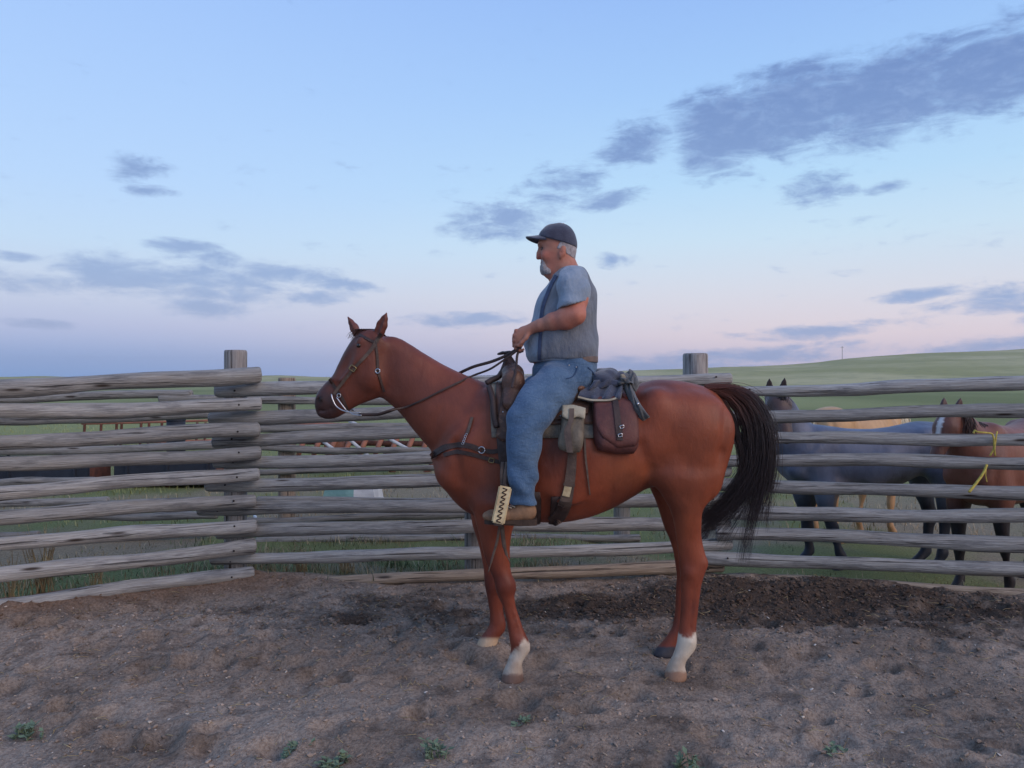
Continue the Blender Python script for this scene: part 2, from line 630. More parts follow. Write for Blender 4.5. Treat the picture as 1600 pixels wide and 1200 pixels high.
def ground_z(x, y, detail=True):
    x, y = np.asarray(x, float), np.asarray(y, float)
    sd = y - fy(x)
    inside = sstep(sd, 0.15, -0.1)
    z = 0.04 * sstep(y, 4.1, 4.6) - 0.02 * sstep(y, 4.9, 5.6)
    z = z + 0.105 * np.exp(-((sd + 0.02) / 0.24) ** 2) * sstep(x, -0.9, -2.2)          # bank under the left panel
    mound = np.exp(-((x - 2.25) / 0.95) ** 2 - ((y - 5.62) / 0.36) ** 2) + 0.75 * np.exp(-((x - 1.35) / 0.5) ** 2 - ((y - 5.7) / 0.33) ** 2) + 0.35 * np.exp(-((x - 3.7) / 0.8) ** 2 - ((y - 5.2) / 0.3) ** 2)
    z = z + mound * (0.03 + 0.10 * fbm(x * 2.6, y * 2.6, 3, 5))
    z = z - 0.24 * sstep(sd, 0.05, 0.7) * sstep(x, 0.4, 1.8) - 0.05 * sstep(sd, 0.1, 1.2) * sstep(x, 1.0, -0.5)
    near = sstep(np.hypot(x, y), 30, 8)
    amp = inside * 1.0 + (1 - inside) * 0.6
    z = z + near * amp * (0.10 * (fbm(x * 0.9, y * 1.3, 3, 1) - 0.5) * sstep(np.abs(y - 4.28), 0.25, 0.7) + 0.065 * (fbm(x * 2.6, y * 4.0, 3, 2) - 0.5))
    if detail:
        rough = fbm(x * 11, y * 11, 3, 3) - 0.5
        fine = vnoise(x * 37, y * 37, 9) - 0.5
        z = z + near * inside * (0.036 * rough + 0.012 * fine) * (1 + 0.9 * np.clip(mound, 0, 1))
        for hx, hy, hr, hd, ha in HOOF:
            if fy(hx) - hy < 0.25:
                continue
            mk = (np.abs(x - hx) < .25) & (np.abs(y - hy) < .25)
            if not mk.any():
                continue
            dx, dy = x[mk] - hx, y[mk] - hy
            u, v = dx * math.cos(ha) + dy * math.sin(ha), -dx * math.sin(ha) + dy * math.cos(ha)
            q = np.sqrt((u / hr) ** 2 + (v / (hr * 1.25)) ** 2)
            z[mk] += -hd * np.exp(-(q / 0.8) ** 4) + 0.35 * hd * np.exp(-((q - 1.35) / 0.3) ** 2)
    for hx, hy, ht in FEET:
        q = np.hypot(x - hx, (y - hy))
        w = np.exp(-(q / 0.13) ** 4)
        z = z * (1 - w) + (ht + 0.012 * np.exp(-((q - .09) / .03) ** 2)) * w
    far = sstep(np.hypot(x, y), 60, 500)
    z = z + far * (-1.2 + 2.2 * (fbm(x / 160, y / 160, 3, 8) - 0.5))
    return z


def geo(a, step, grow, lim):
    out = []
    while a < lim:
        step *= grow
        a += step
        out.append(a)
    return out


gx = np.arange(-5.0, 5.001, 0.0175)
e_ = np.array(geo(5.0, 0.02, 1.17, 5000))
gx = np.concatenate([-e_[::-1], gx, e_])
gy = np.arange(2.3, 6.7, 0.0175)
gy = np.concatenate([-np.array(geo(-2.3, 0.03, 1.3, 3000))[::-1], gy, geo(gy[-1], 0.02, 1.13, 6000)])
GX, GY = np.meshgrid(gx, gy, indexing='ij')
GZ = ground_z(GX.ravel(), GY.ravel()).reshape(GX.shape)
nx_, ny_ = GX.shape
ii = np.arange(nx_ * ny_).reshape(nx_, ny_)
gf = np.stack([ii[:-1, :-1], ii[1:, :-1], ii[1:, 1:], ii[:-1, 1:]], -1).reshape(-1, 4)
gme = mesh('ground', np.stack([GX.ravel(), GY.ravel(), GZ.ravel()], 1), gf)


def soil_colour(x, y):
    sd = y - fy(x)
    a = np.array(lin((148, 132, 119))[:3])
    b = np.array(lin((174, 157, 143))[:3])
    dark = np.array(lin((76, 63, 55))[:3])
    redb = np.array(lin((132, 106, 88))[:3])
    n = sstep(fbm(x * 1.7, y * 2.4, 4, 21), 0.35, 0.65)[:, None]
    c = a * (1 - n) + b * n
    # trodden dung: the heap along the right panel, a darker patch at left, scattered flecks
    heap = np.exp(-((x - 2.1) / 1.35) ** 2 - ((y - 5.4) / 0.62) ** 2) * 1.35 + np.exp(-((x + 1.1) / 1.5) ** 2 - ((y - 5.15) / 0.42) ** 2) * 0.72 + np.exp(-((x - 0.55) / 0.9) ** 2 - ((y - 5.3) / 0.5) ** 2) * 0.7
    heap = heap + np.exp(-((x - 3.2) / 1.2) ** 2 - ((y - 4.9) / 0.5) ** 2) * 0.45
    k = sstep(heap + (fbm(x * 5, y * 6, 4, 33) - 0.5) * 1.3 + (vnoise(x * 31, y * 31, 35) - .5) * .5, 0.15, 1.15)[:, None] * (sd < 0.1)[:, None]
    fl = sstep(fbm(x * 9, y * 10, 3, 41), 0.60, 0.74)[:, None] * 0.4 * (sd < 0)[:, None]
    c = c * (1 - k * 0.88) + dark * k * 0.88
    c = c * (1 - fl) + dark * fl
    bank = (np.exp(-((sd + 0.1) / 0.2) ** 2) * sstep(x, -1.2, -2.1))[:, None] * 0.85
    c = c * (1 - bank) + redb * bank
    # outside the corral: bare tan earth near the rails, then rough grass
    tan = np.array(lin((158, 144, 122))[:3])
    grn = np.array(lin((132, 138, 92))[:3])
    grn2 = np.array(lin((156, 160, 110))[:3])
    g1 = sstep(fbm(x * .8, y * .8, 4, 51), 0.4, 0.6)[:, None]
    g2 = sstep(fbm(x * .05, y * .03, 4, 55), 0.35, 0.65)[:, None]
    grass = grn * (1 - g2) + grn2 * g2
    nearout = tan * (1 - g1) + grn * g1
    far = sstep(sd, 4.0, 14.0)[:, None]
    outc = nearout * (1 - far) + grass * far
    o = sstep(sd, 0.0, 0.25)[:, None]
    return c * (1 - o) + outc * o


vcol(gme, 'soil', soil_colour(GX.ravel(), GY.ravel()))
M['soil'] = attr_mat('soil', 'soil', rough=0.95, bump=1.0, bscale=120, var=0.8, vscale=58, spec=0.1, bdist=0.014, vdark=(0.46, 0.43, 0.42))
ground = tag(obj('ground', gme, M['soil']), kind='structure')

# ------------------------------------------------ loose clods and pale chips lying on the dirt
ICO = np.array([(0, 0, 1), (.894, 0, .447), (.276, .851, .447), (-.724, .526, .447), (-.724, -.526, .447), (.276, -.851, .447),
                (.724, .526, -.447), (-.276, .851, -.447), (-.894, 0, -.447), (-.276, -.851, -.447), (.724, -.526, -.447), (0, 0, -1)])
ICF = [(0, 1, 2), (0, 2, 3), (0, 3, 4), (0, 4, 5), (0, 5, 1), (1, 6, 2), (2, 7, 3), (3, 8, 4), (4, 9, 5), (5, 10, 1),
       (6, 7, 2), (7, 8, 3), (8, 9, 4), (9, 10, 5), (10, 6, 1), (11, 7, 6), (11, 8, 7), (11, 9, 8), (11, 10, 9), (11, 6, 10)]
ICF = np.array(ICF)


def scatter(name, n, sizes, area, cols, flat=0.6, dens=None, label=None, cat=None, local=True):
    xs, ys = rng.uniform(area[0], area[1], n * 3), rng.uniform(area[2], area[3], n * 3)
    ok = (fy(xs) - ys > 0.06)
    if dens is not None:
        ok &= rng.uniform(0, 1, n * 3) < dens(xs, ys)
    xs, ys = xs[ok][:n], ys[ok][:n]
    n = len(xs)
    sz = sizes[0] * (sizes[1] / sizes[0]) ** (rng.uniform(0, 1, n) ** 2.2)
    zz = ground_z(xs, ys)
    ang = rng.uniform(0, 6.28, n)
    v = ICO[None] * (1 + rng.uniform(-.35, .35, (n, 12, 1)))
    v = v * np.stack([rng.uniform(.7, 1.5, n), rng.uniform(.6, 1.0, n), np.full(n, flat)], 1)[:, None, :] * sz[:, None, None]
    ca, sa = np.cos(ang)[:, None], np.sin(ang)[:, None]
    vx, vy = v[..., 0] * ca - v[..., 1] * sa, v[..., 0] * sa + v[..., 1] * ca
    tilt = rng.uniform(-.5, .5, n)[:, None]
    vz = v[..., 2] + tilt * vx
    V = np.stack([vx + xs[:, None], vy + ys[:, None], vz + (zz + sz * flat * 0.45)[:, None]], -1).reshape(-1, 3)
    Fc = (ICF[None] + 12 * np.arange(n)[:, None, None]).reshape(-1, 3)
    me = mesh(name, V, Fc)
    pick = rng.integers(0, len(cols), n)
    cc = np.array([lin(c)[:3] for c in cols])[pick] * rng.uniform(.7, 1.25, (n, 1))
    if local:
        cc = cc * .25 + .75 * soil_colour(xs, ys) * rng.uniform(.62, 1.25, (n, 1))
    vcol(me, 'tint', np.repeat(cc, 12, 0))
    o = obj(name, me, M['clod'], smooth=False)
    return tag(o, label, cat, kind='stuff')


M['clod'] = attr_mat('clod', 'tint', rough=0.95, bump=0.5, bscale=150, var=0.3, vscale=80, spec=0.1)
dung_d = lambda x, y: np.clip(np.exp(-((x - 2.1) / 1.3) ** 2 - ((y - 5.45) / 0.5) ** 2) * 1.2 + 0.5 * np.exp(-((x + 1.0) / 1.5) ** 2 - ((y - 5.15) / 0.4) ** 2) + .05 + 0.4 * np.exp(-((x - 0.6) / 0.9) ** 2 - ((y - 5.3) / 0.5) ** 2), 0, 1)
scatter('dirt_clods', 16000, (.0025, .013), (-4.4, 4.6, 2.7, 6.2), [(150, 130, 116), (134, 114, 102), (168, 148, 134), (112, 94, 84)], .6, None, 'crumbled brown dirt clods strewn over the corral floor', 'dirt')
scatter('dung_crumbs', 11000, (.004, .02), (-4.2, 4.8, 4.3, 6.2), [(84, 67, 58), (100, 80, 68), (70, 56, 50), (120, 98, 82)], .6, dung_d, 'dark trodden dung crumbs heaped along the right fence panel', 'dung')
scatter('pale_chips', 1500, (.003, .011), (-4.4, 4.6, 2.7, 6.1), [(190, 176, 160), (170, 150, 132), (205, 195, 185), (150, 136, 122)], .45, None, 'small pale stone chips dotted over the dirt', 'pebbles', False)
# short straw bits
mb = MB()
SX, SY = rng.uniform(-4, 4.5, 1100), rng.uniform(3.0, 5.9, 1100)
SZ = ground_z(SX, SY) + .006
for x, y, z in zip(SX, SY, SZ):
    if fy(x) - y < .1:
        continue
    a, L = rng.uniform(0, 6.28), rng.uniform(.02, .085)
    mb.tube([(x, y, z), (x + L * .5 * math.cos(a), y + L * .5 * math.sin(a), z + rng.uniform(0, .012)), (x + L * math.cos(a + .2), y + L * math.sin(a + .2), z + rng.uniform(-.004, .01))], .0016, 3)
M['straw'] = pm('straw', (176, 158, 120), (132, 112, 84), 6, 0.9)
tag(mb.build('straw_bits', M['straw']), 'short straw bits lying loose on the corral dirt', 'straw', kind='stuff')

# ================================================================ far hills
def ridge(az):
    """height in photograph pixels above eye level by column"""
    px = 800 + F * np.tan(az)
    r = pchip([-2600, -900, -200, 0, 60, 140, 300, 440, 520, 800, 950, 1060, 1160, 1240, 1275, 1330, 1420, 1520, 1620, 1800, 2300, 3600],
              [5, 9, 6, 3, 5, 2, 2, 5, 3, 6, 11, 15, 19, 22, 25, 31, 37, 41, 45, 49, 40, 30], px)
    return r


azs = np.linspace(R(-64), R(64), 420)
ds = np.concatenate([np.linspace(120, 620, 20), np.linspace(680, 1500, 8)])
prof = sstep(ds, 130, 640)
AZ, DS = np.meshgrid(azs, ds, indexing='ij')
rp = ridge(azs)[:, None]
step2 = sstep(DS, 380, 640) * 0.45 + sstep(DS, 140, 420) * 0.55
X_, Y_ = DS * np.sin(AZ), DS * np.cos(AZ)
Zt = CZ + rp / F * 640 * np.cos(AZ)
Z_ = -2.2 + (Zt + 2.2) * step2 + (fbm(X_ / 45, Y_ / 45, 4, 71) - 0.5) * 2.0 * sstep(DS, 150, 300) - sstep(DS, 800, 1500) * 30
nn = np.arange(X_.size).reshape(X_.shape)
hf = np.stack([nn[:-1, :-1], nn[:-1, 1:], nn[1:, 1:], nn[1:, :-1]], -1).reshape(-1, 4)
hme = mesh('hills', np.stack([X_.ravel(), Y_.ravel(), Z_.ravel()], 1), hf[:, ::-1])
mh, t, b = material('hill_grass')
tcn = t.n('ShaderNodeTexCoord')
nz = t.noise(t.mapping(tcn.outputs['Object'], scale=(1, .35, 1)), 0.02, 7, 0.6)
nz2 = t.noise(tcn.outputs['Object'], 0.18, 5, 0.65)
hc = t.mix(t.smooth(nz, 0.38, 0.62), lin((160, 156, 112)), lin((188, 178, 138)))
hc = t.mix(t.m('MULTIPLY', t.smooth(nz2, 0.5, 0.72), 0.6), hc, lin((126, 130, 104)))
t.link(hc, b.inputs['Base Color'])
b.inputs['Roughness'].default_value = 1.0
b.inputs['Specular IOR Level'].default_value = 0.0
tag(obj('hills', hme, mh), kind='structure')

# ================================================================ log fence
def wood(name, c1, c2, c3, warm):
    m, t, b = material(name)
    tcn = t.n('ShaderNodeTexCoord')
    oi = t.n('ShaderNodeObjectInfo')
    ofs = t.n('ShaderNodeVectorMath', operation='ADD')
    t.link(tcn.outputs['Object'], ofs.inputs[0])
    rv = t.n('ShaderNodeCombineXYZ')
    t.link(t.m('MULTIPLY', oi.outputs['Random'], 37.0), rv.inputs[0])
    t.link(t.m('MULTIPLY', oi.outputs['Random'], 11.0), rv.inputs[1])
    t.link(rv.outputs[0], ofs.inputs[1])
    g = t.mapping(ofs.outputs[0], scale=(2.6, 60, 60))
    grain = t.noise(g, 1.6, 7, 0.62, 0.6)
    blot = t.noise(t.mapping(ofs.outputs[0], scale=(1, 5, 5)), 3.6, 7, 0.68)
    crack = t.noise(t.mapping(ofs.outputs[0], scale=(.8, 44, 44)), 1.2, 4, 0.55)
    col = t.mix(t.smooth(grain, 0.3, 0.7), lin(c1), lin(c2))
    col = t.mix(t.m('MULTIPLY', t.smooth(blot, 0.48, 0.68), 0.7), col, lin(c3))
    col = t.mix(t.m('MULTIPLY', t.smooth(blot, 0.50, 0.30), 0.45), col, lin(warm))
    ck = t.smooth(crack, 0.60, 0.68)
    col = t.mix(t.m('MULTIPLY', ck, 0.75), col, lin((48, 44, 44)))
    kn = t.n('ShaderNodeTexVoronoi')
    t.link(t.mapping(ofs.outputs[0], scale=(1.7, 9, 9)), kn.inputs['Vector'])
    kn.inputs['Scale'].default_value = 1.1
    col = t.mix(t.smooth(kn.outputs['Distance'], 0.16, 0.05), col, lin((66, 58, 54)))
    tone = t.m('MULTIPLY_ADD', oi.outputs['Random'], 0.34, 0.83)
    cc = t.n('ShaderNodeVectorMath', operation='SCALE')
    t.link(col, cc.inputs[0])
    t.link(tone, cc.inputs['Scale'])
    t.link(cc.outputs[0], b.inputs['Base Color'])
    b.inputs['Roughness'].default_value = 0.85
    b.inputs['Specular IOR Level'].default_value = 0.2
    bn = t.n('ShaderNodeBump')
    bn.inputs['Strength'].default_value = 1.0
    bn.inputs['Distance'].default_value = 0.011
    t.link(t.m('SUBTRACT', grain, t.m('MULTIPLY', ck, 0.8)), bn.inputs['Height'])
    t.link(bn.outputs[0], b.inputs['Normal'])
    return m


M['rail'] = wood('weathered_log', (134, 132, 130), (172, 170, 167), (108, 107, 108), (150, 141, 130))
M['rail_low'] = wood('tan_log', (150, 134, 118), (178, 160, 142), (126, 112, 102), (160, 136, 112))
M['rail_far'] = wood('far_log', (126, 122, 118), (156, 152, 147), (104, 101, 99), (146, 134, 120))
M['post'] = wood('post_wood', (140, 134, 132), (170, 164, 160), (112, 106, 106), (150, 138, 128))
M['nail'] = pm('rusty_nail', (44, 36, 34), rough=.6)


def rail(A, B, ra, rb, parent, mat, seed, nails=(), bend=0.014, n=14, seg=40, wob=0.13):
    A, B = np.array(A, float), np.array(B, float)
    L = np.linalg.norm(B - A)
    r_ = np.random.default_rng(seed)
    ph = r_.uniform(0, 6.28, 6)
    v, f = [], []
    xs = np.linspace(0, L, seg)
    # rounded, slightly ragged ends
    xs = np.concatenate([[0, 0.006, 0.02], xs[1:-1], [L - 0.02, L - 0.006, L]])
    cap = np.ones(len(xs))
    cap[0], cap[1], cap[-1], cap[-2] = .80, .93, .80, .93
    m_ = len(xs)
    for i, x in enumerate(xs):
        t_ = x / L
        cy = bend * math.sin(ph[0] + t_ * 5.0) * 0.6
        cz = bend * (math.sin(ph[1] + t_ * 4.2) + .4 * math.sin(ph[2] + t_ * 11))
        r0 = (ra + (rb - ra) * t_) * (1 + 0.05 * math.sin(ph[3] + t_ * 9) + .03 * math.sin(ph[4] + t_ * 23)) * cap[i]
        for k in range(n):
            th = 2 * math.pi * k / n
            rr = r0 * (1 + wob * (vnoise(np.array([x * 3.1 + seed]), np.array([k * 0.9 + seed * 3.3]), 3)[0] - 0.5) * 2)
            v.append((x, cy + rr * math.cos(th), cz + rr * math.sin(th)))
    for i in range(m_ - 1):
        for k in range(n):
            k2 = (k + 1) % n
            f.append((i * n + k, (i + 1) * n + k, (i + 1) * n + k2, i * n + k2))
    f.append(tuple(range(n)))
    f.append(tuple((m_ - 1) * n + k for k in range(n - 1, -1, -1)))
    me = mesh('rail', v, f)
    o = obj('rail', me, mat)
    X = (B - A) / L
    Yv = np.cross((0, 0, 1), X)
    Yv /= np.linalg.norm(Yv)
    Zv = np.cross(X, Yv)
    mt = Matrix(((X[0], Yv[0], Zv[0], A[0]), (X[1], Yv[1], Zv[1], A[1]), (X[2], Yv[2], Zv[2], A[2]), (0, 0, 0, 1)))
    o.parent = parent
    o.matrix_parent_inverse = Matrix.Translation(parent.location).inverted()
    o.matrix_basis = mt
    for d in nails:
        nb = MB()
        side = -(ra + (rb - ra) * d / L)
        nb.tube([(d, side * 1.0 + 0.006, .004), (d, side * 1.0 - 0.004, .004)], .0075, 7, up=(1, 0, 0))
        no = nb.build('nail', M['nail'])
        no.parent = o
    return o


def post(px, ytop, Y, wpx, parent, zb, mat, r2=None, name='post'):
    p = P(px, ytop, Y)
    r0 = (r2 or wpx / 2 * Y / F)
    n, v, f = 20, [], []
    zs = [p[2], p[2] - .006, p[2] - .02] + list(np.linspace(p[2] - .1, zb, 8))
    for i, z in enumerate(zs):
        k0 = (.9, .97, 1)[i] if i < 3 else 1
        for k in range(n):
            th = 2 * math.pi * k / n
            rr = r0 * k0 * (1 + .05 * math.sin(3 * th + px) + .02 * math.sin(7 * th + 2))
            v.append((p[2] - z, rr * math.cos(th), rr * math.sin(th)))
    for i in range(len(zs) - 1):
        for k in range(n):
            k2 = (k + 1) % n
            f.append((i * n + k, (i + 1) * n + k, (i + 1) * n + k2, i * n + k2))
    f.append(tuple(range(n)))
    f.append(tuple((len(zs) - 1) * n + k for k in range(n - 1, -1, -1)))
    o = obj(name, mesh(name, v, f), mat)
    o.parent = parent
    o.matrix_parent_inverse = Matrix.Translation(parent.location).inverted()
    o.matrix_basis = Matrix(((0, 1, 0, p[0]), (0, 0, 1, p[1]), (-1, 0, 0, p[2]), (0, 0, 0, 1)))
    return o


def panel(root, rows, Y0, Y1, seed, low=None, nl=(), nr=()):
    for i, (x0, y0, t0, x1, y1, t1) in enumerate(rows):
        A, B = P(x0, y0, Y0), P(x1, y1, Y1)
        L = np.linalg.norm(B - A)
        mt = M['rail_low'] if (low and i in low) else M['rail']
        nails = [q for q in nl] + [L - q for q in nr]
        rail(A, B, t0 * .58 * Y0 / F, t1 * .58 * Y1 / F, root, mt, seed + i, nails)


def ext(x0, y0, t0, x1, y1, t1, xn):
    """carry a row on to column xn"""
    k = (xn - x1) / (x1 - x0)
    return y1 + (y1 - y0) * k, t1 + (t1 - t0) * k


fl = empty('log_fence', (-2.9, 5.4, 0))
tag(fl, 'grey log rail fence panel at the left with a post standing above its top rail', 'fence')
LR = [(0, 603, 24, 407, 589, 21), (0, 642, 21, 407, 632, 19), (0, 689, 20, 405, 673, 20), (0, 726, 18, 407, 705, 18), (0, 768, 20, 404, 743, 18),
      (0, 812, 20, 399, 779, 18), (0, 853, 20, 400, 818, 19), (0, 895, 21, 399, 856, 20), (0, 944, 20, 396, 896, 17)]
rows = []
for r in LR:
    y, tt = ext(r[3], r[4], r[5], r[0], r[1], r[2], -170)
    rows.append((-170, y, tt, r[3], r[4], r[5]))
panel(fl, rows, 4.74, 5.88, 100, nr=(.17,))
post(369, 547, 6.02, 34, fl, -.2, M['post'])
post(-140, 560, 4.9, 36, fl, -.2, M['post'])

fm = empty('log_fence', (-.3, 6.1, 0))
tag(fm, 'long grey log rail fence panel directly behind the ridden horse', 'fence')
MR = [(337, 612, 20, 1143, 589, 16), (328, 652, 19, 1138, 626, 15), (332, 687, 17, 1140, 661, 15), (334, 723, 17, 1136, 699, 15), (322, 758, 18, 1141, 738, 16),
      (310, 798, 18, 1138, 778, 17), (338, 833, 18, 1140, 813, 18), (330, 877, 16, 1142, 849, 16), (345, 914, 14, 1130, 887, 17)]
panel(fm, MR, 5.93, 6.16, 130, low=(8,), nl=(.16,), nr=(.14,))
post(1087, 552, 6.33, 38, fm, -.3, M['post'])
post(742, 604, 6.24, 34, fm, -.3, M['post'])

fr = empty('log_fence', (2.8, 5.8, 0))
tag(fr, 'grey log rail fence panel at the right in front of the loose horses', 'fence')
RR = [(1130, 610, 14, 1600, 599, 20), (1118, 650, 17, 1600, 644, 18), (1122, 687, 16, 1600, 684, 17), (1115, 720, 16, 1600, 723, 18), (1120, 759, 17, 1600, 767, 18),
      (1112, 798, 17, 1600, 808, 19), (1118, 834, 17, 1600, 849, 20), (1096, 869, 17, 1600, 891, 18), (1120, 904, 13, 1600, 927, 13)]
rows = []
for r in RR:
    y, tt = ext(*r, 1760)
    rows.append((r[0], r[1], r[2], 1760, y, tt))
panel(fr, rows, 6.12, 5.44, 160, low=(8,), nl=(.2,))
post(1730, 556, 5.62, 38, fr, -.3, M['post'])

# the alley fence a little way behind
fb = empty('log_fence', (-2.4, 7.8, 0))
tag(fb, 'darker log fence of an outer alley seen through the gaps at the left', 'fence')
FB = [(-160, 626, 12, 300, 617, 14, 0), (-160, 661, 13, 330, 650, 13, 1), (-150, 707, 14, 420, 694, 14, 2), (250, 625, 13, 990, 624, 12, 3), (330, 737, 9, 1010, 728, 10, 4), (60, 810, 12, 340, 803, 12, 5),
      (402, 783, 12, 1010, 779, 12, 6), (20, 842, 12, 330, 832, 13, 7), (-150, 758, 13, 150, 752, 12, 8), (390, 668, 12, 990, 662, 12, 9), (-160, 792, 12, 170, 784, 12, 10), (-160, 838, 13, 60, 836, 12, 11), (-160, 876, 13, 330, 860, 12, 12), (380, 812, 11, 760, 806, 11, 13), (390, 700, 11, 700, 704, 10, 14), (400, 846, 12, 1000, 838, 12, 15)]
for (x0, y0, t0, x1, y1, t1, s_) in FB:
    rail(P(x0, y0, 7.75), P(x1, y1, 7.75), t0 / 2 * 7.75 / F, t1 / 2 * 7.75 / F, fb, M['rail_far'], 200 + s_)
post(448, 590, 7.86, 26, fb, -.3, M['rail_low'])
post(-100, 606, 7.86, 26, fb, -.3, M['rail_far'])
post(972, 600, 7.86, 26, fb, -.3, M['rail_far'])
# ================================================================ horses
YM = 4.25            # the ridden horse's middle plane
NEAR, FARY = 4.10, 4.42


def horse_field(h, neck=None, lo=(-1.32, 3.80, -0.08), hi=(1.34, 4.72, 2.05)):
    """implicit horse in place: the ridden horse's torso and legs; neck/head may be replaced"""
    fl_ = Field(lo, hi, h)
    # trunk
    top = [(676, 708), (682, 692), (694, 664), (712, 640), (740, 614), (770, 602), (800, 606), (850, 614), (900, 616), (950, 611), (990, 602), (1030, 593), (1060, 595), (1090, 601), (1112, 610), (1128, 628), (1137, 652), (1141, 678)]
    bot = [(676, 718), (682, 736), (692, 757), (706, 778), (725, 796), (745, 806), (780, 811), (820, 815), (870, 815), (910, 809), (950, 795), (985, 776), (1010, 762), (1040, 757), (1080, 748), (1115, 730), (1132, 708), (1141, 684)]
    wd = [(676, .07), (690, .135), (715, .185), (760, .22), (800, .25), (850, .285), (900, .305), (950, .30), (990, .285), (1030, .275), (1070, .255), (1100, .215), (1125, .15), (1141, .07)]
    fl_.loft((0, 690), (100, 690), YM, top, bot, wd, k=.02, e=2.15)
    for sg, Yh, Yf in ((-1, NEAR, NEAR), (1, FARY, FARY)):
        # shoulder blade, breast, haunch, stifle
        s = lambda px, py, l: P(px, py, YM) + np.array((0, sg * l, 0))
        fl_.chain([(s(768, 630, .10), .07, .07), (s(738, 690, .145), .095, .07), (s(708, 735, .125), .085, .075)], k=.07)
        fl_.chain([(s(738, 690, .15), .07, .06), (s(772, 770, .17), .10, .075)], k=.05)
        fl_.chain([(s(1020, 640, .19), .09, .075), (s(1080, 670, .17), .17, .10)], k=.06)
        fl_.chain([(s(1080, 670, .17), .17, .10), (s(1075, 740, .16), .15, .10)], k=.05)
        fl_.chain([(s(1040, 730, .20), .085, .06)], k=.05)
        fl_.chain([(s(1014, 628, .185), .05, .05)], k=.07)
        # creases: behind the shoulder, flank to stifle, along the thigh, above the elbow
        fl_.chain([(s(800, 640, .31), .010, .03), (s(792, 720, .325), .012, .035), (s(800, 775, .31), .010, .03)], k=.045, carve=True)
        fl_.chain([(s(988, 690, .345), .012, .03), (s(1004, 730, .325), .014, .035), (s(1014, 758, .285), .012, .03)], k=.055, carve=True)
        fl_.chain([(s(1116, 640, .28), .008, .03), (s(1108, 700, .31), .010, .03), (s(1092, 770, .28), .008, .03)], k=.045, carve=True)
        fl_.chain([(s(752, 640, .245), .010, .03), (s(716, 690, .255), .012, .03), (s(722, 745, .255), .012, .03)], k=.045, carve=True)
        fl_.chain([(s(900, 700, .31), .05, .012), (s(880, 760, .28), .05, .012)], k=.05)
    # near hind leg
    fr = [(1000, 690), (1004, 730), (1016, 752), (1028, 765), (1037, 780), (1046, 796), (1052, 815), (1056, 838), (1059, 860), (1061, 882), (1063, 905), (1064, 930), (1063, 960), (1060, 985), (1058, 1000), (1055, 1013), (1050, 1026), (1043, 1040), (1039, 1052), (1037, 1063)]
    bk = [(1138, 690), (1131, 715), (1121, 742), (1109, 765), (1098, 790), (1095, 808), (1095, 827), (1097, 845), (1101, 862), (1105, 877), (1104, 888), (1100, 900), (1096, 915), (1093, 938), (1090, 964), (1088, 985), (1089, 1000), (1087, 1013), (1079, 1024), (1072, 1033), (1070, 1042), (1073, 1050), (1073, 1057), (1072, 1063)]
    wh = [(690, .02, .02), (715, .07, .0), (745, .10, -.025), (780, .088, -.02), (815, .068, -.01), (845, .052, 0), (878, .046, 0), (900, .042, 0), (925, .033, 0), (960, .029, 0), (985, .033, 0), (1003, .041, 0), (1022, .036, 0), (1038, .044, 0), (1050, .054, 0), (1063, .06, 0)]
    fl_.loft((1070, 0), (1070, 100), NEAR, fr, bk, wh, k=.03)
    # far hind leg, set a little ahead
    fr = [(1004, 720), (1012, 752), (1018, 767), (1026, 785), (1032, 804), (1038, 824), (1046, 843), (1052, 863), (1055, 882), (1057, 900), (1056, 920), (1054, 957), (1049, 982), (1042, 993), (1034, 1004), (1025, 1014), (1019, 1026)]
    bk = [(1125, 720), (1112, 752), (1100, 780), (1088, 808), (1084, 830), (1086, 850), (1092, 868), (1094, 880), (1091, 895), (1085, 915), (1081, 950), (1078, 975), (1079, 988), (1074, 1000), (1063, 1009), (1056, 1016), (1054, 1026)]
    w2 = [(720, .03, .0), (745, .085, .02), (780, .085, .02), (815, .066, .01), (845, .05, 0), (878, .044, 0), (900, .04, 0), (925, .032, 0), (960, .029, 0), (982, .036, 0), (995, .04, 0), (1006, .045, 0), (1026, .058, 0)]
    fl_.loft((1070, 0), (1070, 100), FARY, fr, bk, w2, k=.03)
    # near fore leg
    fr = [(728, 740), (735, 780), (742, 810), (748, 835), (754, 860), (760, 880), (767, 896), (772, 908), (774, 920), (778, 932), (785, 946), (790, 965), (793, 983), (796, 1000), (798, 1013), (796, 1024), (792, 1035), (787, 1047), (784, 1056), (782, 1066)]
    bk = [(838, 740), (826, 780), (810, 808), (800, 832), (797, 858), (797, 880), (800, 898), (806, 910), (807, 920), (804, 932), (806, 946), (812, 965), (818, 983), (825, 998), (829, 1009), (828, 1018), (820, 1028), (816, 1037), (817, 1048), (818, 1056), (819, 1066)]
    wf = [(740, .02, .03), (762, .07, .0), (785, .095, -.01), (810, .085, 0), (840, .068, 0), (870, .056, 0), (895, .05, 0), (915, .05, 0), (932, .04, 0), (955, .031, 0), (980, .032, 0), (1004, .041, 0), (1022, .037, 0), (1040, .045, 0), (1052, .055, 0), (1066, .062, 0)]
    fl_.loft((800, 0), (800, 100), NEAR, fr, bk, wf, k=.03)
    # far fore leg
    fr = [(724, 750), (733, 790), (738, 820), (745, 842), (749, 856), (753, 875), (756, 895), (757, 912), (760, 928), (763, 945), (765, 960), (765, 972), (761, 982), (755, 990), (749, 998), (744, 1008)]
    bk = [(820, 750), (812, 790), (800, 820), (793, 842), (788, 862), (786, 880), (787, 897), (789, 912), (787, 926), (786, 945), (788, 962), (791, 974), (790, 984), (784, 992), (779, 999), (777, 1008)]
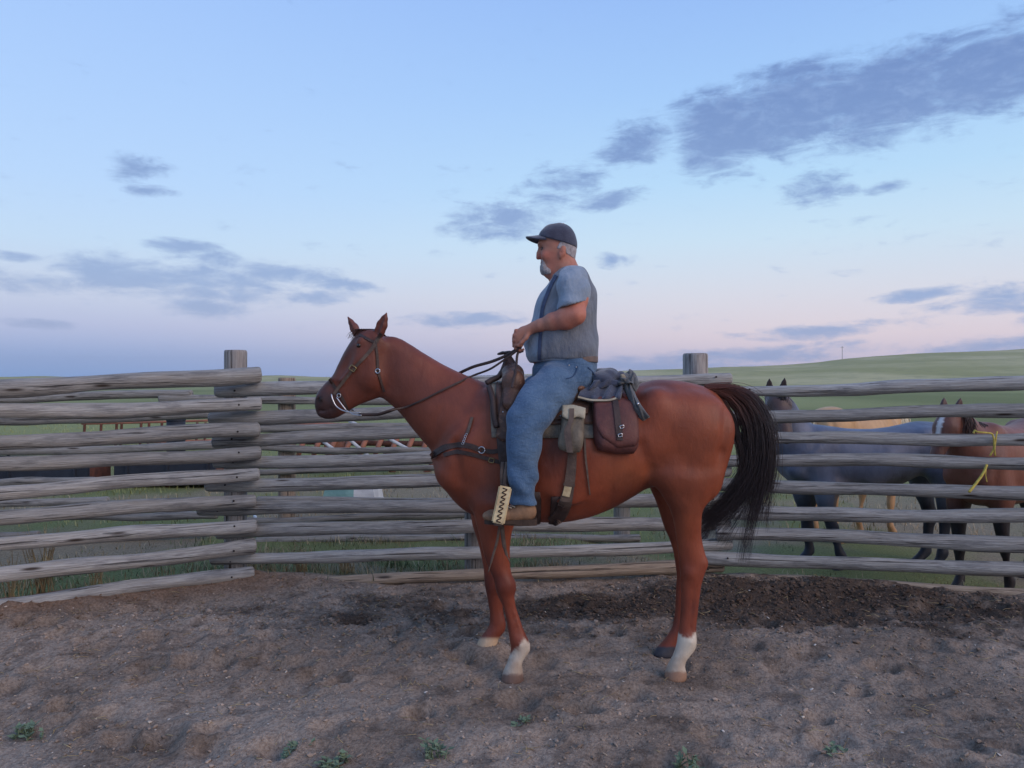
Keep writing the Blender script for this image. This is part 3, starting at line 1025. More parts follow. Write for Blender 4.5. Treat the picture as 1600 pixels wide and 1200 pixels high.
    w2 = [(750, .03, -.02), (775, .08, .0), (800, .085, 0), (840, .066, 0), (870, .055, 0), (895, .048, 0), (912, .048, 0), (930, .038, 0), (955, .031, 0), (975, .038, 0), (990, .045, 0), (1008, .058, 0)]
    fl_.loft((800, 0), (800, 100), FARY + .03, fr, bk, w2, k=.03)
    for sg, Yl in ((-1, NEAR), (1, NEAR)):
        g_ = lambda px, py, l: P(px, py, Yl) + np.array((0, sg * l, 0))
        fl_.chain([(g_(1083, 915, .040), .007, .012), (g_(1079, 950, .036), .007, .012), (g_(1077, 985, .038), .006, .012)], k=.014, carve=True)
        fl_.chain([(g_(797, 945, .040), .006, .012), (g_(803, 965, .036), .006, .012), (g_(811, 990, .040), .006, .012)], k=.014, carve=True)
        fl_.chain([(g_(1098, 880, .012), .022, .02)], k=.02)
        fl_.chain([(g_(1076, 893, .034), .024, .014)], k=.02)
        fl_.chain([(g_(786, 912, .036), .028, .014)], k=.02)
        fl_.chain([(g_(1076, 1000, .030), .026, .016)], k=.015)
        fl_.chain([(g_(813, 1004, .030), .026, .016)], k=.015)
    if neck is None:
        nk = [((607, 570), 45, .070), ((630, 587), 43, .076), ((655, 605), 45, .086), ((677, 623), 50, .10), ((697, 639), 57, .122), ((720, 656), 63, .155), ((748, 676), 69, .185)]
        fl_.chain([(P(*c, YM), r * YM / F, w) for c, r, w in nk], k=.028)
        # crest and throat muscles give the neck its flat sides
        fl_.chain([(P(612, 545, YM), .040, .042), (P(652, 569, YM), .044, .05), (P(706, 603, YM), .062, .07), (P(760, 619, YM), .06, .08)], k=.03)
        fr = [(600, 519), (588, 514), (574, 514), (561, 520), (552, 529), (540, 547), (528, 570), (518, 589), (506, 601), (497, 612), (492.5, 624), (492, 634), (494, 645)]
        bk = [(612, 540), (611, 570), (606, 598), (599, 613), (590, 621), (568, 630), (548, 640), (537, 647), (528, 652), (516, 655), (506, 654), (499, 650)]
        ax = np.array([503., 642.]) - np.array([600., 532.])
        Lh = np.linalg.norm(ax)
        wid = [(t_ * Lh, w) for t_, w in ((-.15, .05), (0, .078), (.12, .092), (.25, .103), (.36, .096), (.5, .074), (.62, .060), (.75, .053), (.87, .058), (.96, .052), (1.05, .03))]
        fl_.loft((600, 532), (503, 642), YM, fr, bk, wid, k=.018, e=2.2)
        for sg in (-1, 1):
            s = lambda px, py, l: P(px, py, YM) + np.array((0, sg * l, 0))
            fl_.chain([(s(584, 588, .058), .078, .044)], k=.02)           # jowl
            fl_.chain([(s(569, 534, .088), .022, .014)], k=.02)
            fl_.chain([(s(549, 552, .095), .02, .02), (s(540, 575, .075), .03, .02)], k=.03, carve=True)          # brow over the eye
            fl_.chain([(s(566, 560, .088), .014, .012), (s(538, 596, .062), .011, .012)], k=.016)   # facial crest
            fl_.chain([(s(502, 622, .045), .018, .018)], k=.02)           # nostril wing
            fl_.chain([(s(499.5, 627, .062), .010, .020), (s(504, 617, .064), .007, .018)], k=.008, carve=True)
            fl_.chain([(s(496, 643, .05), .005, .034), (s(522, 638, .07), .004, .03)], k=.008, carve=True)  # mouth line
            fl_.chain([(s(566, 541, .112), .013, .008)], k=.01, carve=True)
            fl_.chain([(s(611, 560, .088), .022, .012), (s(611, 605, .085), .024, .014)], k=.045, carve=True)   # hollow behind the jaw
            fl_.chain([(s(690, 640, .185), .012, .02), (s(668, 690, .16), .012, .02)], k=.04, carve=True)   # groove before the shoulder
    else:
        neck(fl_)
    return fl_


CH_MID = (140, 72, 49)
CH_DARK = (104, 58, 48)
WHITE = (204, 194, 178)


def coat_ridden(co):
    px = 800 + F * co[:, 0] / co[:, 1]
    py = HY - F * (co[:, 2] - CZ) / co[:, 1]
    near = co[:, 1] < YM
    c = np.tile(np.array(lin(CH_MID)[:3]), (len(co), 1))

    def put(col, w):
        nonlocal c
        w = np.clip(w, 0, 1)[:, None]
        c = c * (1 - w) + np.array(lin(col)[:3]) * w
    nz = fbm(co[:, 0] * 5, co[:, 2] * 5 + co[:, 1] * 3, 3, 61)
    put((104, 54, 42), sstep(nz, .42, .68) * .7)
    put((138, 74, 48), sstep(np.hypot((px - 1090) / 120, (py - 720) / 150), 1.1, .3) * .5)  # rump brightened: light from the right painted into the coat
    put((150, 90, 58), sstep(np.hypot((px - 975) / 60, (py - 740) / 40), 1.1, .2) * .35)  # highlight on the belly, painted as a lighter coat patch
    put((108, 62, 50), sstep(px, 830, 580) * .85)                      # darker head and neck: shading towards the front put into the coat colour
    put((62, 46, 46), sstep(np.hypot((px - 506) / 34, (py - 634) / 32), 1.25, .45) * .9)
    put((70, 46, 44), sstep(np.abs((px - 548) * .83 + (py - 545) * .55 + 6) / 14, 1, .2) * (py < 600) * (px < 575) * .5)  # muzzle
    put((74, 42, 38), sstep(np.abs(py - 912) / 22, 1, .3) * (px < 860) * .55)       # knees
    put((110, 54, 42), sstep(py, 850, 900) * .5)
    jag = (fbm(co[:, 0] * 34, co[:, 2] * 24 + co[:, 1] * 20, 3, 62) - .5)
    # white socks
    nh = near & (px > 950)
    put(WHITE, sstep(py + jag * 22, 989, 995) * nh)
    nf = near & (px < 900)
    put(WHITE, sstep(py + jag * 24 + (px - 805) * .75, 1010, 1017) * nf)
    ff = (~near) & (px < 900)
    put((206, 180, 150), sstep(py, 994, 1000) * ff * .9)
    put((150, 128, 108), sstep(py + jag * 60, 1020, 1052) * near * .55)
    put((40, 28, 28), sstep(np.hypot((px - 501) / 5, (py - 624) / 7), 1.1, .5) * .9)
    # hooves
    put((150, 118, 98), sstep(py, 1048, 1051) * nh)
    put((118, 96, 86), sstep(py, 1052, 1055) * nf)
    put((66, 66, 74), sstep(py, 1009, 1012) * (~near) * (px > 950))
    # dark udder-side of the flank, dusk in the groin is left to the light
    return c


hf_ = horse_field(0.0115)
hme = field_mesh('horse', hf_, 2)
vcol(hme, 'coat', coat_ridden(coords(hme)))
M['coat'] = attr_mat('chestnut_coat', 'coat', rough=0.48, bump=0.3, bscale=260, var=0.6, vscale=6, stretch=(1, 1, .6), spec=0.32, bdist=0.003, vdark=(.60, .54, .56), relief=(11, .014, .32), streak=(150, 25, .2))
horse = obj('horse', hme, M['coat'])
tag(horse, 'chestnut horse with white socks carrying the saddled rider, facing left', 'horse', kind=None)
HB = BVHTree.FromPolygons([tuple(v) for v in coords(hme)], [tuple(p.vertices) for p in hme.polygons])


def cast(px, py, bvh, off=0.0, default=YM - .2):
    """first point of a body met by the line of sight through a pixel, lifted off its surface"""
    o = Vector((0, 0, CZ))
    d = Vector(P(px, py, 1.0)) - o
    d.normalize()
    loc, nrm, idx, dist = bvh.ray_cast(o, d)
    if loc is None:
        # slide on to the body from the side
        q = Vector(P(px, py, default))
        loc, nrm, idx, dist = bvh.find_nearest(q)
        return np.array(q), np.array((0, -1, 0.))
    return np.array(loc + nrm * off), np.array(nrm)


# ears
M['eye'] = pm('dark_eye', (22, 16, 16), rough=.12, spec=.6)
M['ear_in'] = M['coat']


def ear(base, tip, w, r, face, parent, h=.0032, col=(112, 66, 56)):
    """pricked ear: leaf shaped, hollow at the front"""
    base, tip = np.array(base, float), np.array(tip, float)
    f_ = Field(np.minimum(base, tip) - .06, np.maximum(base, tip) + .06, h)
    L = tip - base
    p = lambda t_: base + L * t_
    f_.chain([(p(-.1), r * .95, w * .9), (p(.12), r * 1.0, w), (p(.42), r * 1.05, w * .92), (p(.72), r * .66, w * .6), (p(1.0), r * .14, w * .2)], k=.008)
    fc = np.array(face, float)
    f_.chain([(p(.08) + fc * r * 1.0, r * .55, w * .5), (p(.45) + fc * r * 1.05, r * .6, w * .5), (p(.8) + fc * r * .6, r * .25, w * .25)], k=.006, carve=True)
    me = field_mesh('ear', f_, 4)
    vcol(me, 'coat', np.tile(np.array(lin(col)[:3]), (len(me.vertices), 1)))
    return obj('ear', me, M['coat'], parent)


ear(P(592, 521, YM - .055), P(604, 489, YM - .075), .026, .028, (-.55, -.75, -.2), horse)
ear(P(560, 524, YM + .045), P(543.5, 495, YM + .075), .026, .024, (-.8, -.5, 0), horse)
for sg in (-1, 1):
    f_ = Field(P(566, 541, YM) + np.array((-.04, -.15, -.04)), P(566, 541, YM) + np.array((.04, .15, .04)), .004)
    f_.chain([(P(566, 541, YM) + np.array((0, sg * .090, 0)), .013, .012)], k=.002)
    obj('eye', field_mesh('eye', f_, 0), M['eye'], horse)


# hair -----------------------------------------------------------------
def strands(name, paths, r0, mat, parent, tip=.25, n=3, cols=None):
    V, Fc, C = [], [], []
    for pi, p in enumerate(paths):
        p = np.asarray(p, float)
        m_ = len(p)
        t_ = np.gradient(p, axis=0)
        t_ /= np.linalg.norm(t_, axis=1)[:, None] + 1e-9
        a = np.cross(t_, (0.13, 0.97, 0.21))
        a /= np.linalg.norm(a, axis=1)[:, None] + 1e-9
        b = np.cross(t_, a)
        rr = (r0[pi] if hasattr(r0, '__len__') else r0) * (1 - (1 - tip) * np.linspace(0, 1, m_) ** 1.5)
        o = len(V) * 0 + sum(len(q) for q in V)
        ring = np.stack([p + rr[:, None] * (math.cos(2 * math.pi * k / n) * a + math.sin(2 * math.pi * k / n) * b) for k in range(n)], 1).reshape(-1, 3)
        V.append(ring)
        i, k = np.meshgrid(np.arange(m_ - 1), np.arange(n), indexing='ij')
        k2 = (k + 1) % n
        Fc.append((np.stack([i * n + k, i * n + k2, (i + 1) * n + k2, (i + 1) * n + k], -1).reshape(-1, 4) + o))
        if cols is not None:
            C.append(np.repeat(cols(p, pi), n, 0))
    me = mesh(name, np.concatenate(V), np.concatenate(Fc))
    if cols is not None:
        vcol(me, 'tint', np.concatenate(C))
    return obj(name, me, mat, parent)


def curve(pts, n=16):
    pts = np.array(pts, float)
    t_ = np.concatenate([[0], np.cumsum(np.linalg.norm(np.diff(pts, axis=0), axis=1) + 1e-6)])
    q = np.linspace(0, t_[-1], n)
    return np.stack([pchip(t_, pts[:, c], q) for c in range(3)], 1)


M['hair'] = attr_mat('horse_hair', 'tint', rough=0.45, bump=0.0, var=0.2, vscale=30, spec=0.35)
tail_main = [  # locks: path in the picture with spread, share
    ([(1104, 606), (1140, 606), (1172, 620), (1192, 650), (1200, 690), (1196, 735), (1188, 770), (1178, 800)], 13, 150),
    ([(1106, 608), (1140, 612), (1170, 635), (1184, 670), (1184, 715), (1168, 755), (1140, 790), (1100, 818)], 12, 190),
    ([(1106, 610), (1136, 618), (1160, 645), (1172, 685), (1170, 730), (1152, 765), (1126, 795), (1098, 812)], 12, 170),
    ([(1108, 610), (1144, 612), (1176, 632), (1194, 668), (1196, 715), (1184, 765), (1172, 815), (1162, 862)], 7, 46),
    ([(1108, 609), (1146, 611), (1180, 632), (1201, 670), (1206, 720), (1204, 765), (1199, 800), (1198, 812)], 5, 20),
    ([(1106, 610), (1138, 618), (1162, 645), (1176, 690), (1178, 735), (1166, 780), (1150, 812), (1128, 835)], 9, 30),
    ([(1104, 612), (1124, 622), (1140, 645), (1150, 675), (1158, 705), (1162, 735), (1160, 760), (1152, 780)], 6, 60),
    ([(1102, 607), (1136, 604), (1168, 612), (1192, 638), (1204, 672), (1208, 706), (1206, 735), (1202, 752)], 5, 60),
]
paths, rad = [], []
for pts, sp, cnt in tail_main:
    for _ in range(int(cnt * 2.1)):
        o1, o2 = rng.normal(0, .72), rng.normal(0, .66)
        yo = rng.normal(0, .035)
        pl = []
        for i, (a, b) in enumerate(pts):
            g = min(1.0, .25 + i * .16) * sp
            wv2 = rng.normal(0, 1.1) if i > 2 else rng.normal(0, .5)
            pl.append(P(a + o1 * g + wv2, b + o2 * g * .8 + wv2 * .6 + (rng.uniform(-14, 22) * (i == len(pts) - 1)), YM - .02 + yo * min(1, .4 + i * .15)))
        paths.append(curve(pl, 15))
        rad.append(rng.uniform(.0008, .0019))
tailc = lambda p, i: np.array(lin((70, 42, 40))[:3]) * (1 - sstep(p[:, 0], 1.05, 1.33)[:, None] * .72) * (.6 + .9 * ((i * 37 % 11) / 11)) * np.ones((len(p), 1))


def tailc(p, i):
    k = sstep(np.linspace(0, 1, len(p)), .05, .4)[:, None]
    w = .65 + .8 * ((i * 37 % 11) / 11)
    return (np.array(lin((96, 56, 46))[:3]) * (1 - k) + np.array(lin((46, 39, 43))[:3]) * k) * w


strands('tail', paths, rad, M['hair'], horse, cols=tailc)
# tail dock under the hair
f_ = Field(P(1090, 640, YM) - .1, P(1175, 590, YM) + .12, .008)
f_.chain([(P(1100, 614, YM), .035, .03), (P(1128, 612, YM), .03, .026), (P(1155, 628, YM), .022, .02), (P(1172, 652, YM), .012, .012)], k=.01)
me = field_mesh('tail_dock', f_, 1)
vcol(me, 'tint', np.tile(np.array(lin((70, 42, 38))[:3]), (len(me.vertices), 1)))
obj('tail_dock', me, M['hair'], horse)
# mane falls on the far side of the crest; forelock between the ears
paths = []
cr = curve([(*P(a, b, YM),) for a, b in ((598, 521), (624, 535), (650, 549), (690, 571), (716, 584), (742, 592))], 60)
for i in range(420):
    c = cr[rng.integers(0, 60)] + rng.normal(0, .004, 3) + np.array((0, .012, -.006))
    L = rng.uniform(.12, .24)
    paths.append(curve([c, c + (.01, .05, -.02), c + (.03 + rng.normal(0, .01), .095, -.3 * L - .03), c + (.05 + rng.normal(0, .02), .10 + rng.normal(0, .01), -L)], 8))
mc = lambda p, i: np.tile(np.array(lin((84, 52, 46))[:3]) * (.7 + .5 * ((i * 31 % 7) / 7)), (len(p), 1))
strands('mane', paths, .0022, M['hair'], horse, cols=mc)
paths = []
for i in range(60):
    a = P(577 + rng.normal(0, 6), 515, YM + rng.normal(0, .02))
    paths.append(curve([a, a + (-.025, -.005, .004), a + (-.052, rng.normal(0, .018), -.016), a + (-.078 + rng.normal(0, .004), rng.normal(0, .022), -.052 + rng.normal(0, .008))], 7))
strands('forelock', paths, .002, M['hair'], horse, cols=mc)
# ================================================================ rider
RLO, RHI = (-0.16, 3.74, 0.68), (0.52, 4.76, 2.50)
H5 = 0.0058
mir = lambda p: np.array((p[0], 2 * YM - p[1], p[2]))


def both(fn):
    for sg in (-1, 1):
        fn(lambda p: np.array(p) if sg < 0 else mir(p), sg)


ARM = dict(sh=P(899, 441, 4.075), el=P(899, 492, 3.985), wr=P(835, 511, 4.075))
LEG = dict(hip=P(893, 586, 4.115), mid=P(850, 619, 3.985), knee=P(824, 656, 3.905), calf=P(817, 705, 3.885), low=P(817, 750, 3.885), ank=P(817, 786, 3.885))
HD = [(888, 350), (872, 352), (856, 356), (847, 364), (842.5, 374), (841.5, 381), (843, 388), (843.5, 396), (845, 404), (845.5, 411), (846.5, 418), (849, 425), (855, 431)]
HB_ = [(876, 350), (889, 356), (896, 366), (899, 378), (899, 390), (897.5, 400), (896, 412), (892, 422), (880, 431)]
HW = [(350, .03), (355, .055), (364, .072), (376, .078), (390, .077), (402, .072), (414, .064), (424, .052), (431, .03)]

# ---- the body itself: head, neck, arms, hands and the trunk under the clothes in one skin
bf = Field(RLO, RHI, H5)
bf.loft((870, 0), (870, 100), YM, HD, HB_, HW, k=.012, e=2.2)
bf.chain([(P(876, 404, YM), .058, .060), (P(884, 424, YM), .064, .066), (P(888, 440, YM), .07, .08)], k=.03)     # neck
bf.chain([(P(857, 424, YM), .03, .04), (P(866, 432, YM), .034, .045)], k=.03)                                    # jowl under the chin
bf.chain([(P(843.5, 386, YM), .008, .010), (P(841.5, 396, YM), .011, .013), (P(841, 402.5, YM), .0125, .0165)], k=.008)   # nose
bf.chain([(P(843, 381.5, YM), .010, .045)], k=.012)                                                              # brow
bf.chain([(P(847, 410.5, YM), .010, .024)], k=.008)                                                              # lips
bf.chain([(P(844.5, 409.3, YM), .0022, .022)], k=.004, carve=True)
both(lambda q, sg: (
    bf.chain([(q(P(845.5, 388.5, YM - .033)), .011, .012)], k=.008, carve=True),
    bf.chain([(q(P(852, 399, YM - .048)), .022, .016)], k=.02),
    bf.chain([(q(P(880, 388, YM - .078)), .016, .012), (q(P(878, 396, YM - .080)), .017, .011), (q(P(876, 402, YM - .077)), .010, .010)], k=.006),
    bf.chain([(q(P(876.5, 394, YM - .094)), .008, .009)], k=.005, carve=True)))
# trunk
TF = [(884, 412), (874, 424), (862, 434), (853, 448), (845, 460), (837, 480), (830, 500), (824, 520), (820, 540), (820, 553), (828, 566), (838, 574)]
TB = [(899, 412), (908, 421), (919, 436), (926, 455), (929.5, 480), (930, 505), (930, 530), (932, 553), (931, 566), (929, 574)]
TW = [(412, .06), (420, .11), (430, .165), (440, .20), (458, .215), (490, .215), (525, .215), (550, .21), (574, .19)]
bf.loft((890, 0), (890, 100), YM, TF, TB, [(a, b - .02) for a, b in TW], k=.03, e=2.3, inflate=-.014)


def arm(f, q, sg, grow=0.0, upto=1.0):
    f.chain([(q(ARM['sh']), .052 + grow, .052 + grow), (q((ARM['sh'] + ARM['el']) / 2 + np.array((.004, 0, 0))), .058 + grow, .055 + grow), (q(ARM['el']), .050 + grow, .049 + grow)], k=.03)


def forearm(f, q, sg):
    e, w = q(ARM['el']), q(ARM['wr'])
    f.chain([(e, .052, .048), (e + (w - e) * .22 + np.array((0, 0, -.004)), .056, .050), (e + (w - e) * .55, .044, .041), (e + (w - e) * .85, .031, .031), (w, .0275, .026)], k=.02)


def hand(f, q, sg, dx=0, dz=0, dy=0):
    """closed hand with five bent fingers round the reins"""
    T = lambda px, py, y: q(P(px, py, y)) + np.array((dx, dy, dz))
    f.chain([(T(835, 511, 4.075), .0275, .026), (T(827, 515, 4.085), .026, .024), (T(819, 519, 4.095), .030, .024)], k=.012)
    f.chain([(T(819, 519, 4.095), .030, .024), (T(813, 525, 4.10), .034, .022), (T(812, 532, 4.105), .028, .022)], k=.012)
    for i, (kx, ky, l) in enumerate(((806, 516.5, .95), (803.5, 523.8, 1.0), (804, 531.5, .96), (807, 539, .82))):
        a = T(kx, ky, 4.092 + i * .003)
        b = T(kx - 1.5, ky + 6.0 * l, 4.112 + i * .003)
        c = T(kx + 5, ky + 11 * l, 4.124)
        d = T(kx + 11, ky + 8.5 * l, 4.112)
        f.chain([(T(kx + 7, ky + 1, 4.095), .0098, .0098), (a, .0104, .0102), (b, .0090, .0090), (c, .0082, .0082), (d, .0074, .0074)], k=.002)
    f.chain([(T(827, 518, 4.075), .0145, .013), (T(822, 528, 4.066), .0120, .0115), (T(815, 535, 4.068), .0100, .0098), (T(809.5, 540, 4.075), .0085, .0085)], k=.006)


both(lambda q, sg: (arm(bf, q, sg), forearm(bf, q, sg)))
hand(bf, lambda p: np.array(p), -1)
hand(bf, mir, 1)
# far forearm reaches on so that the hands meet
# hidden trunk and legs under the clothes keep the body one piece
bf.chain([(P(893, 570, YM), .10, .15), (P(895, 584, YM), .09, .15)], k=.03)
both(lambda q, sg: bf.chain([(q(LEG['hip']), .085, .07), (q(LEG['mid']), .075, .06), (q(LEG['knee']), .06, .05), (q(LEG['calf']), .052, .048), (q(LEG['low']), .042, .042), (q(LEG['ank']), .036, .036)], k=.03))
bme = field_mesh('person', bf, 1)
co = coords(bme)
bpx, bpy_ = 800 + F * co[:, 0] / co[:, 1], HY - F * (co[:, 2] - CZ) / co[:, 1]
sk = np.tile(np.array(lin((176, 124, 106))[:3]), (len(co), 1))


def tint(col, w):
    global sk
    w = np.clip(w, 0, 1)[:, None]
    sk = sk * (1 - w) + np.array(lin(col)[:3]) * w


tint((178, 112, 96), sstep(fbm(co[:, 0] * 18, co[:, 2] * 18, 3, 81), .4, .7) * .6)
tint((186, 108, 92), sstep(np.hypot((bpx - 858) / 14, (bpy_ - 399) / 10), 1.2, .3) * .5 * (bpy_ < 440))
tint((186, 104, 90), sstep(np.hypot((bpx - 840) / 7, (bpy_ - 402) / 7), 1.2, .3) * .6 * (bpy_ < 440))
tint((190, 118, 98), sstep(bpx, 850, 900) * (bpy_ > 465) * (bpy_ < 520) * .7)
tint((120, 78, 70), sstep(np.hypot((bpx - 846) / 6, (bpy_ - 388) / 3.5), 1.2, .3) * .55)
tint((138, 76, 72), sstep(np.hypot((bpx - 845.5) / 5, (bpy_ - 411) / 2.6), 1.2, .4) * .8)
vcol(bme, 'skin', sk)
M['skin'] = attr_mat('skin', 'skin', rough=0.6, bump=0.4, bscale=160, var=0.4, vscale=40, spec=0.35, bdist=0.002, vdark=(.72, .6, .58))
person = obj('person', bme, M['skin'])
tag(person, 'man in dark cap, grey vest and jeans riding the chestnut horse, holding the reins', 'person')

both(lambda q, sg: obj('eye', (lambda f: (f.chain([(q(P(848.5, 388.5, YM - .032)), .0105, .011)], k=.001), field_mesh('eye', f, 0))[1])(Field(q(P(848.5, 388.5, YM - .032)) - .02, q(P(848.5, 388.5, YM - .032)) + .02, .003)), M['eye'], person))

# ---- t-shirt
folds = lambda X, Y, Z: 0.007 * np.sin(26 * Z + 9 * X + 3 * np.sin(7 * Y)) * np.sin(11 * X - 6 * Z + 2) + 0.003 * np.sin(44 * Z - 30 * X + 5 * Y)
sf = Field((-.02, 3.86, 1.60), (.52, 4.64, 2.26), H5)
sf.loft((890, 0), (890, 100), YM, TF[1:-1] + [(836, 571)], TB[1:-1] + [(933, 571)], TW, k=.03, e=2.35, inflate=.004)
both(lambda q, sg: sf.chain([(q(P(896, 438, 4.10)), .072, .066), (q(P(897, 452, 4.045)), .075, .070), (q(P(895, 474, 4.005)), .076, .070)], k=.035))
# sleeve hem and neckline
sl_n = lambda X, Y, Z: np.where(np.abs(Y - YM) > .165, (1.6 + (HY - 476) * 4.0 / F) - Z - (X - .30) * .30, -1.0)


def hemcut(X, Y, Z):
    hem = (CZ + (HY - 477) * 4.01 / F) + (X - .31) * .26 - Z
    near_sleeve = np.sqrt(((X - .325) / .105) ** 2 + ((np.abs(Y - YM) - .255) / .085) ** 2) - 1
    a = np.maximum(hem, near_sleeve * .08)                       # region of sleeve below the hem
    return -np.where((hem > -.02) & (near_sleeve < 0) & (np.abs(Y - YM) > .226), -hem, 1.0)


sf.halfspace(lambda X, Y, Z: np.maximum(-1.0 + 0 * (X + Y + Z), hemcut(X, Y, Z)))
sf.chain([(P(876, 404, YM), .062, .064), (P(883, 421, YM), .067, .070)], k=.006, carve=True)
sf.halfspace(lambda X, Y, Z: (CZ + (HY - 566) * YM / F + .045 * (X - .2)) - Z)
sf.bump(folds)
sme = field_mesh('t_shirt', sf, 1)
M['shirt'] = pm('pale_blue_jersey', (142, 155, 171), (126, 140, 158), 9, .92, .7, 11, detail=4, sheen=.35, spec=.15, bdist=.03, stretch=(1.6, 1, .8))
shirt = obj('t_shirt', sme, M['shirt'], person)
SB = BVHTree.FromPolygons([tuple(v) for v in coords(sme)], [tuple(p.vertices) for p in sme.polygons])

# ---- open vest over the shirt: its front edge leaves the shirt front free
vf = Field((-.02, 3.94, 1.60), (.54, 4.56, 2.26), H5)
vf.loft((890, 0), (890, 100), YM, TF[1:-1] + [(836, 571)], [(a - .6, b_) for a, b_ in TB[1:-1]] + [(932.5, 571)], TW, k=.03, e=2.35, inflate=.012)
both(lambda q, sg: vf.chain([(q(P(896, 438, 4.12)), .066, .058)], k=.035))
ex = [P(a, b_, 4.06) for a, b_ in ((868, 430), (861, 444), (853, 461), (847, 480), (844, 500), (843, 530), (841, 575))][::-1]
vf.halfspace(lambda X, Y, Z: np.interp(Z, [p[2] for p in ex], [p[0] for p in ex]) - X - .10 * (.21 - np.abs(Y - YM)).clip(0, 1))
vf.chain([(P(876, 404, YM), .070, .072), (P(883, 421, YM), .074, .078)], k=.006, carve=True)
vf.halfspace(lambda X, Y, Z: (CZ + (HY - 563) * YM / F + .045 * (X - .2)) - Z)
vf.bump(folds)
M['vest'] = pm('grey_vest', (118, 124, 134), (102, 108, 120), 9, .92, .7, 11, detail=4, sheen=.25, spec=.15, bdist=.03, stretch=(1.6, 1, .8))
vme = field_mesh('vest', vf, 1)
obj('vest', vme, M['vest'], person)
SB = BVHTree.FromPolygons([tuple(v) for v in coords(vme)] + [tuple(v) for v in coords(sme)], [tuple(p.vertices) for p in vme.polygons] + [tuple(i + len(vme.vertices) for i in p.vertices) for p in sme.polygons])

# ---- jeans
jf = Field((-.16, 3.74, .70), (.52, 4.76, 1.82), H5)
jf.loft((890, 0), (890, 100), YM, [(838, 556), (836, 566), (832, 576), (832, 586), (845, 600)], [(932, 556), (932, 566), (932, 576), (930, 588), (922, 600)], [(556, .20), (566, .205), (580, .205), (600, .17)], k=.03, e=2.3)
both(lambda q, sg: jf.chain([(q(P(893, 588, 4.12)), .115, .10), (q(P(868, 604, 4.04)), .112, .095), (q(LEG['mid']), .108, .088), (q(P(835, 638, 3.94)), .102, .083), (q(LEG['knee']), .096, .077), (q(P(819, 688, 3.89)), .086, .072), (q(LEG['calf']), .078, .070), (q(LEG['low']), .068, .066), (q(P(817, 792, 3.885)), .062, .060)], k=.03))
jf.halfspace(lambda X, Y, Z: np.maximum((CZ - (788 - HY) * 3.88 / F - .0) - Z + .08 * X, Z - (CZ + (HY - 560) * YM / F)))


def jfold(X, Y, Z):
    hip = 0.005 * np.sin(48 * (X * .55 + Z * .85)) * np.exp(-((X - .26) / .16) ** 2 - ((Z - 1.60) / .12) ** 2)
    knee = 0.005 * np.sin(52 * (Z * .9 - X * .45)) * np.exp(-((X - .10) / .10) ** 2 - ((Z - 1.36) / .10) ** 2)
    shin = 0.007 * np.sin(38 * (Z + X * 1.3)) * np.exp(-((Z - 1.06) / .14) ** 2)
    stack = 0.006 * np.sin(75 * Z + 12 * X) * np.exp(-((Z - .985) / .05) ** 2)
    return hip + knee + shin + stack + .003 * np.sin(31 * X + 22 * Z + 8 * Y)


jf.bump(jfold)
jme = field_mesh('jeans', jf, 1)
mj, t, b = material('blue_denim')
tcn = t.n('ShaderNodeTexCoord')
wear = t.noise(tcn.outputs['Object'], 7, 5, .6)
tw = t.noise(t.mapping(tcn.outputs['Object'], scale=(1, 1, .35)), 150, 3, .6)
jc = t.mix(t.smooth(wear, .3, .75), lin((66, 92, 122)), lin((88, 114, 142)))
jc = t.mix(t.m('MULTIPLY', t.smooth(tw, .45, .7), .2), jc, lin((130, 152, 176)))
t.link(jc, b.inputs['Base Color'])
b.inputs['Roughness'].default_value = .9
b.inputs['Specular IOR Level'].default_value = .15
b.inputs['Sheen Weight'].default_value = .2
bn = t.n('ShaderNodeBump')
bn.inputs['Strength'].default_value = .8
bn.inputs['Distance'].default_value = .012
t.link(t.noise(t.mapping(tcn.outputs['Object'], rot=(0, R(40), 0), scale=(1, 1, 2.2)), 17, 6, .6, .8), bn.inputs['Height'])
t.link(bn.outputs[0], b.inputs['Normal'])
M['denim'] = mj
jeans = obj('jeans', jme, mj, person)
JB = BVHTree.FromPolygons([tuple(v) for v in coords(jme)], [tuple(p.vertices) for p in jme.polygons])


